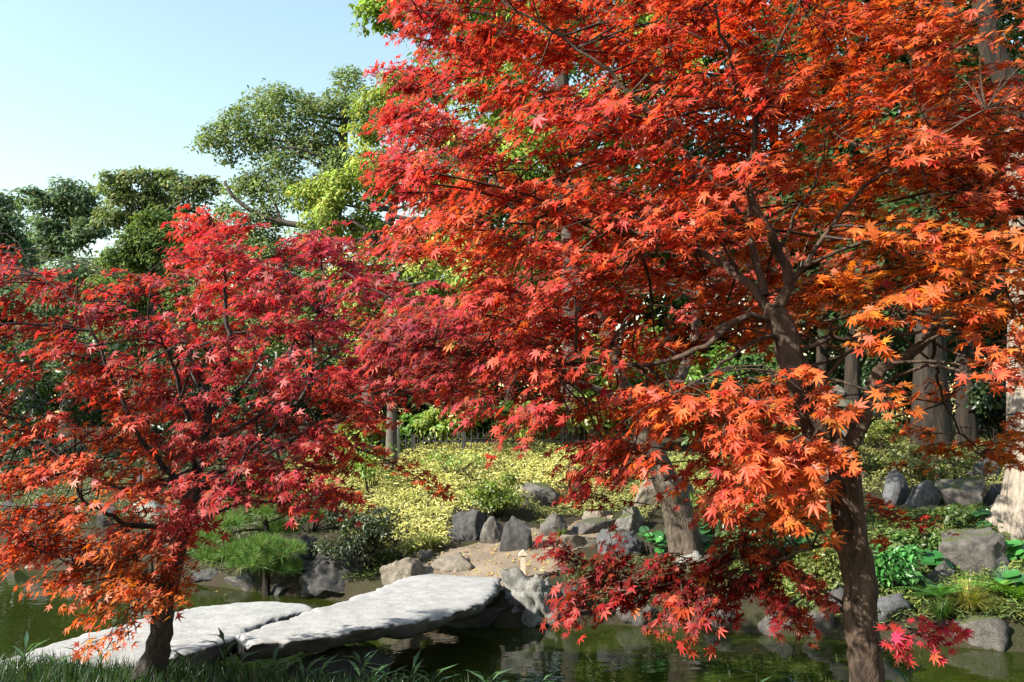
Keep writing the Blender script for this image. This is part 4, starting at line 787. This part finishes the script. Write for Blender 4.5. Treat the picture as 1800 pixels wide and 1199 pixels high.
# ------------------------------------------------------------------ leafy plants with countable leaves
def disc_mesh(name, col, k=11, notch=True):
    V = [(0, .12, 0)]
    for i in range(k + 1):
        a = math.radians(-160 + 320 * i / k); r = .5 * (1 + .04 * math.sin(5 * a)); V.append((r * math.sin(a), .5 + r * math.cos(a) * .92, .05 * math.cos(2 * a)))
    V = np.array(V); V[0, 2] = -.06; Fc = [(0, i + 2, i + 1) for i in range(k)]
    me = mesh_np(name, V, np.array(Fc), np.repeat(np.array([col]), len(V), 0)); me.materials.append(M_GLOSS); return me
DISCS = [disc_mesh('leaf', c) for c in ((.03, .13, .03), (.045, .17, .04), (.06, .22, .05), (.035, .10, .035))]
def leopard_plant(px, yb, wpx, n, label, size=.17, hgt=.26):
    b = ground_at(px, yb); s = b[1] / F; W = wpx * s; root = empty('leopard_plant', b); tag(root, label, 'plant', 'glossy round-leaved plants on the bank'); T = Tubes()
    for _ in range(n):
        x, y = rng.normal() * W * .26, rng.uniform(-.3, .3) * W; zt = float(terrain(b[0] + x, b[1] + y)); p = b + np.array([x, y, zt - b[2] + hgt * rng.uniform(.5, 1.2)])
        foot = np.array([b[0] + x * .6, b[1] + y * .6, float(terrain(b[0] + x * .6, b[1] + y * .6)) - .02]); T.add(np.array([foot, (foot + p) / 2 + rng.normal(size=3) * .01, p]) - b, np.array([.004, .0035, .003]), 4)
        t = np.array([x * .8 / (W + .01), -.5 + rng.normal() * .4, -.2]); nr = np.array([0, -.25, .8]) + SUN * .3 + .25 * rng.normal(size=3)
        lo = bpy.data.objects.new('leaf', DISCS[rng.integers(0, 4)]); COL.objects.link(lo); lo.parent = root
        lo.matrix_local = Matrix.Translation((p - b).tolist()) @ Matrix(basis(nr[None], t[None])[0].tolist()).to_4x4() @ Matrix.Scale(float(size * rng.uniform(.65, 1.2)), 4)
    T.build('stems', M_BARK_G, root)
leopard_plant(1153, 975, 60, 22, 'glossy round-leaved plant between the smooth boulder and the leaning trunk', .12)
for px, yb, wpx, n, lab in ((1262, 955, 60, 20, 'glossy round-leaved plant close beside the leaning trunk'), (1310, 945, 80, 26, 'broad clump of glossy round leaves under the orange cascade'), (1362, 975, 80, 24, 'glossy round-leaved clump beside the big maple trunk'), (1258, 985, 50, 14, 'low glossy round-leaved plant at the leaning trunk foot near the water'), (1690, 985, 60, 18, 'glossy round-leaved plant in front of the large slab-sided boulder'), (1760, 935, 70, 16, 'glossy round-leaved plant on top of the large slab-sided boulder'), (1795, 1000, 60, 16, 'glossy round-leaved plant beside the pale trunk and fern'), (1800, 1050, 60, 14, 'large round leaves above the bright fern'), (1640, 1010, 40, 12, 'small glossy round-leaved plant by the rounded light grey rock')):
    leopard_plant(px, yb, wpx, n, lab)
def frond_mesh(col):
    V = []; Fc = []; n = 15
    for i in range(n):
        t = (i + .5) / n; z = .35 * t - .55 * t * t; y = t; L = .17 * (1 - t) ** .6 * min(1, .4 + t * 4); wv = .028
        for sg in (-1, 1):
            b = len(V); V += [(0, y - wv, z), (0, y + wv, z), (sg * L, y + .03 + wv * .5, z - .03), (sg * L * .9, y + .03 - wv * .6, z - .03)]; Fc += [(b, b + 1, b + 2), (b, b + 2, b + 3)]
    b = len(V); V += [(-.008, 0, 0), (.008, 0, 0), (0, 1, -.2)]
    me = mesh_np('frond', np.array(V), np.array(Fc), np.repeat(np.array([col]), len(V), 0)); me.materials.append(M_GREEN); return me
def fern(px, yb, n, L, col, label, up=.1):
    b = ground_at(px, yb) + np.array([0, 0, up]); root = empty('fern', b); tag(root, label, 'fern'); ms = [frond_mesh(tuple(k * f for k in col)) for f in (.8, 1, 1.25)]
    for i in range(n):
        a = i * 2.4 + rng.uniform(-.3, .3); el = rng.uniform(.1, .7); t = np.array([math.cos(a), math.sin(a), el]); nr = np.array([-math.cos(a) * el, -math.sin(a) * el, 1])
        lo = bpy.data.objects.new('frond', ms[i % 3]); COL.objects.link(lo); lo.parent = root; lo.matrix_local = Matrix.Translation((0, 0, .02)) @ Matrix(basis(nr[None], t[None])[0].tolist()).to_4x4() @ Matrix.Scale(float(L * rng.uniform(.7, 1.1)), 4)
fern(1796, 1075, 20, .62, (.16, .30, .04), 'large bright green fern arching over the water beside the sedge')
fern(1650, 1072, 14, .42, (.08, .19, .04), 'small green fern between the bluish boulder and the golden sedge')
fern(1622, 1062, 10, .28, (.06, .15, .035), 'little dark fern above the bluish waterline boulder')
fern(1748, 1060, 10, .30, (.12, .24, .04), 'low fern just behind the golden sedge tuft')
def tuft(px, yb, n, L, cols, label, spread=.7, wd=.006, name='sedge_tuft', foot=.04):
    b = ground_at(px, yb); V = []; Fc = []; C = []; ca = np.array(cols)
    for i in range(n):
        a = rng.uniform(0, 6.283); l = L * rng.uniform(.55, 1.15); sp = spread * rng.uniform(.2, 1.1); f = np.array([math.cos(a), math.sin(a), 0]); s = np.array([-f[1], f[0], 0]); p0 = f * rng.uniform(0, foot)
        k = len(V); c = ca[rng.integers(0, len(ca))] * math.exp(rng.normal() * .2)
        for t in (0, .35, .7, 1.0):
            p = p0 + f * l * sp * t * (.4 + .6 * t) + np.array([0, 0, l * (t - .55 * sp * t * t * 1.3)]); wv = wd * (1 - t) + .0006; V += [p - s * wv, p + s * wv]; C += [c, c]
        for q in range(3): Fc += [(k + 2 * q, k + 2 * q + 1, k + 2 * q + 3), (k + 2 * q, k + 2 * q + 3, k + 2 * q + 2)]
    o = link(name, mesh_np(name, np.array(V), np.array(Fc), np.clip(np.array(C), .004, .8)), None, M_GREEN); o.location = b.tolist(); return tag(o, label, 'plant')
tuft(1703, 1078, 650, .42, [(.30, .28, .06), (.22, .24, .05), (.40, .34, .12)], 'golden drooping sedge tuft above the pale shore rock', .95)
tuft(1765, 1040, 200, .3, [(.10, .18, .14), (.12, .2, .12)], 'bluish green grass tuft beside the golden sedge', .5)
tuft(755, 970, 260, .3, [(.22, .24, .05), (.3, .3, .08), (.14, .18, .04)], 'yellow-green grass tuft at the foot of the bamboo slope', .6)
tuft(725, 978, 200, .26, [(.2, .24, .05), (.1, .16, .03)], 'greenish grass tuft beside the small grey rock', .6)
tuft(1655, 1090, 200, .3, [(.05, .11, .025), (.08, .14, .03)], 'dark green hanging grass by the bluish boulder', .9)
tuft(985, 945, 130, .16, [(.1, .16, .03), (.15, .2, .04)], 'short green grass tuft beside the rounded grey rock', .7)
tuft(1720, 905, 160, .22, [(.12, .17, .03), (.07, .12, .025)], 'green grass tuft below the narrow path kerb', .7)

# ------------------------------------------------------------------ arrow sign, post, fence, lantern
def prism(name, outline, thick, mat, parent=None, bev=.0):
    V = [(x, -thick / 2, z) for x, z in outline] + [(x, thick / 2, z) for x, z in outline]; n = len(outline)
    Fc = [tuple(range(n)), tuple(range(2 * n - 1, n - 1, -1))] + [(i, i + n, (i + 1) % n + n, (i + 1) % n) for i in range(n)]
    me = bpy.data.meshes.new(name); me.from_pydata(V, [], Fc); me.update()
    o = link(name, me, parent, mat)
    if bev:
        m = o.modifiers.new('bevel', 'BEVEL'); m.width = bev; m.segments = 2
    return o
M_WOODP = plain_mat('weathered_wood', (.50, .42, .31), .8, .25, 40); M_WHITE = plain_mat('white_paint', (.8, .8, .78), .5, .05); M_IRON = plain_mat('dark_fence_wood', (.03, .028, .025), .6)
b = at(920, 1000, 9.45); b[2] = float(terrain(b[0], b[1])); s = 9.2 / F
root = empty('arrow_sign', b); tag(root, 'small wooden post with a pointed arrow-shaped cap at the bridge landing', 'sign')
h = float(at(920, 966, 9.45)[2] - b[2])
prism('post', [(-.03, -.1), (.03, -.1), (.03, h - .06), (-.03, h - .06)], .045, M_WOODP, root, .004)
prism('arrow_cap', [(-.062, h - .07), (-.03, h - .068), (.03, h - .068), (.062, h - .07), (.05, h - .045), (0, h), (-.05, h - .045)], .07, M_WOODP, root, .004)
b = at(697, 805, 15.5); b[2] = float(terrain(b[0], b[1])); root = empty('marker_post', b); tag(root, 'grey post with a white cap behind the bamboo slope', 'post')
h = float(at(697, 742, 15.5)[2] - b[2]); T = Tubes(); T.add(np.array([(0, 0, -.1), (0, 0, h * .5), (0, 0, h - .12)]), np.array([.045, .045, .045]), 12); T.build('post', plain_mat('grey_post', (.3, .3, .31)), root)
T = Tubes(); T.add(np.array([(0, 0, h - .12), (0, 0, h - .1), (0, 0, h - .02), (0, 0, h)]), np.array([.05, .065, .065, .04]), 12); T.build('cap', M_WHITE, root)
f0 = at(640, 797, 16.2); f1 = at(1090, 797, 16.2); root = empty('low_fence', (f0[0], f0[1], float(terrain(f0[0], f0[1])))); tag(root, 'low dark fence of posts, rails and pickets at the top of the bamboo slope', 'fence'); L = f1[0] - f0[0]; z0 = float(terrain(f0[0], f0[1]))
pm = prism('post', [(-.03, -.1), (.03, -.1), (.03, .5), (-.03, .5)], .06, M_IRON, root, .004); k = 0
for x in np.arange(0, L + .1, 1.0):
    o = pm if k == 0 else pm.copy()
    if k: COL.objects.link(o)
    k += 1; o.location = (x, 0, float(terrain(f0[0] + x, f0[1])) - z0)
for zz in (.14, .42):
    o = prism('rail', [(0, zz - .018), (L, zz - .018), (L, zz + .018), (0, zz + .018)], .03, M_IRON, root); o.location = (0, .002, .05)
pm = prism('picket', [(-.009, 0), (.009, 0), (.009, .46), (-.009, .46)], .014, M_IRON, root); k = 0
for x in np.arange(.12, L, .12):
    o = pm if k == 0 else pm.copy()
    if k: COL.objects.link(o)
    k += 1; o.location = (x, -.028, .04 + float(terrain(f0[0] + x, f0[1])) - z0)
# stone lantern
def lathe(name, prof, seg, mat, parent, square=False, rot=0.):
    V = []; n = len(prof)
    for r, z in prof:
        for i in range(seg):
            a = rot + i * 2 * math.pi / seg; V.append((r * math.cos(a), r * math.sin(a), z))
    Fc = [(k * seg + i, k * seg + (i + 1) % seg, (k + 1) * seg + (i + 1) % seg, (k + 1) * seg + i) for k in range(n - 1) for i in range(seg)] + [tuple(range(seg - 1, -1, -1)), tuple((n - 1) * seg + i for i in range(seg))]
    me = bpy.data.meshes.new(name); me.from_pydata(V, [], Fc); me.update(); return link(name, me, parent, mat)
b = at(1476, 775, 13.2); b[2] = float(terrain(b[0], b[1])); h = float(at(1476, 678, 13.2)[2] - b[2]); u = h / 1.05
root = empty('stone_lantern', b); tag(root, 'grey stone garden lantern half hidden behind the maple fork', 'lantern'); s6 = math.pi / 6
lathe('base', [(.30, -.05), (.30, .06), (.2, .12)], 6, M_STONE, root); lathe('shaft', [(.12, .1), (.10, .22), (.12, .34)], 12, M_STONE, root); lathe('platform', [(.14, .33), (.27, .40), (.27, .47)], 6, M_STONE, root)
for i in range(6):
    a = s6 + i * math.pi / 3; T = Tubes(); T.add(np.array([(.16 * math.cos(a), .16 * math.sin(a), .46), (.16 * math.cos(a), .16 * math.sin(a), .58), (.16 * math.cos(a), .16 * math.sin(a), .69)]), np.array([.04, .036, .04]), 6); T.build('light_box_pillar', M_STONE, root)
lathe('roof', [(.17, .68), (.40, .70), (.41, .745), (.28, .80), (.14, .88), (.08, .9)], 6, M_STONE, root, rot=s6); lathe('finial', [(.07, .89), (.10, .93), (.11, .97), (.07, 1.02), (.01, 1.06)], 10, M_STONE, root)
root.scale = (u, u, u)

# ------------------------------------------------------------------ foreground grass and sprigs
m = 15000; q = np.c_[rng.uniform(-5.0, .6, m), rng.uniform(4.6, 6.1, m)]; q = q[q[:, 1] < np.interp(q[:, 0], NX, NY) + .05]; z = terrain(q[:, 0], q[:, 1]); m = len(q); pos = np.c_[q, z - .01]
tp = np.c_[rng.normal(size=(m, 2)) * .5, np.ones(m)]; nr = rng.normal(size=(m, 3)) * (1, 1, .3)
c = np.array([(.025, .055, .022), (.035, .07, .03), (.02, .05, .026), (.06, .08, .035)])[rng.integers(0, 4, m)] * np.exp(rng.normal(size=(m, 1)) * .2)  # dark bluish greens put the bank's shade into the blades
BL = (np.array([(-.5, 0, 0), (.5, 0, 0), (.4, .5, .04), (-.4, .5, .04), (0, 1, -.08)]), np.array([(0, 1, 2), (0, 2, 3), (3, 2, 4)]))
l = rng.uniform(.05, .18, m); tag(join_scatter('grass', [scatter('', BL, pos, basis(nr, tp), np.c_[np.full(m, .008), l, l], c, None)], M_GREEN, None, 'stuff'), 'green grass strip along the near bank', 'grass')
SPR = []
for c in ((.05, .12, .07), (.08, .16, .07)):
    V, Fc = oval_template(.15, .03, .25); me = mesh_np('blade', V, Fc, np.repeat(np.array([c]), len(V), 0)); me.materials.append(M_GREEN); SPR.append(me)
def sprig(px, py_top, d, n, label, L=.17):
    top = at(px, py_top, d); b = np.array([top[0], top[1], float(terrain(top[0], top[1])) - .02]); h = top[2] - b[2] ; root = empty('bamboo_sprig', b); tag(root, label, 'plant', 'bamboo grass sprigs on the near bank')
    T = Tubes(); P = np.array([(0, 0, 0), (rng.normal() * .01, rng.normal() * .01, h * .5), (0, 0, h)]); T.add(P, np.array([.003, .0026, .002]), 5); T.build('stem', M_GREEN, root)
    T_ = bpy.data.objects[-1] if False else None
    for i in range(n):
        t = .45 + .55 * (i + .5) / n; a = i * 2.4 + rng.uniform(-.5, .5); tip = np.array([math.cos(a), math.sin(a) * .7, rng.uniform(.1, .9)]); nr = np.array([-math.cos(a), -math.sin(a), 1.2])
        lo = bpy.data.objects.new('blade', SPR[i % 2]); COL.objects.link(lo); lo.parent = root; lo.matrix_local = Matrix.Translation((0, 0, float(h * t))) @ Matrix(basis(nr[None], tip[None])[0].tolist()).to_4x4() @ Matrix.Scale(float(L * rng.uniform(.6, 1.15)), 4)
GS = 'bamboo grass sprig with narrow pointed blades rising from the near bank'
for px, py, d, n in ((45, 1140, 5.3, 7), (140, 1150, 5.25, 5), (180, 1145, 5.2, 6), (100, 1165, 5.2, 6), (395, 1125, 5.2, 8), (330, 1155, 5.15, 6), (480, 1165, 5.1, 7), (415, 1160, 5.15, 6), (535, 1170, 5.05, 8), (560, 1178, 5.0, 6), (635, 1160, 4.95, 9), (725, 1175, 4.9, 7), (655, 1180, 4.9, 6), (690, 1180, 4.9, 5), (760, 1185, 4.85, 6), (1330, 1185, 4.5, 5), (860, 1190, 4.8, 6), (950, 1192, 4.75, 5)):
    sprig(px, py, d, n, GS)
sprig(1600, 1182, 3.9, 9, 'bright sprig of narrow leaves beside the big maple trunk base', .16)
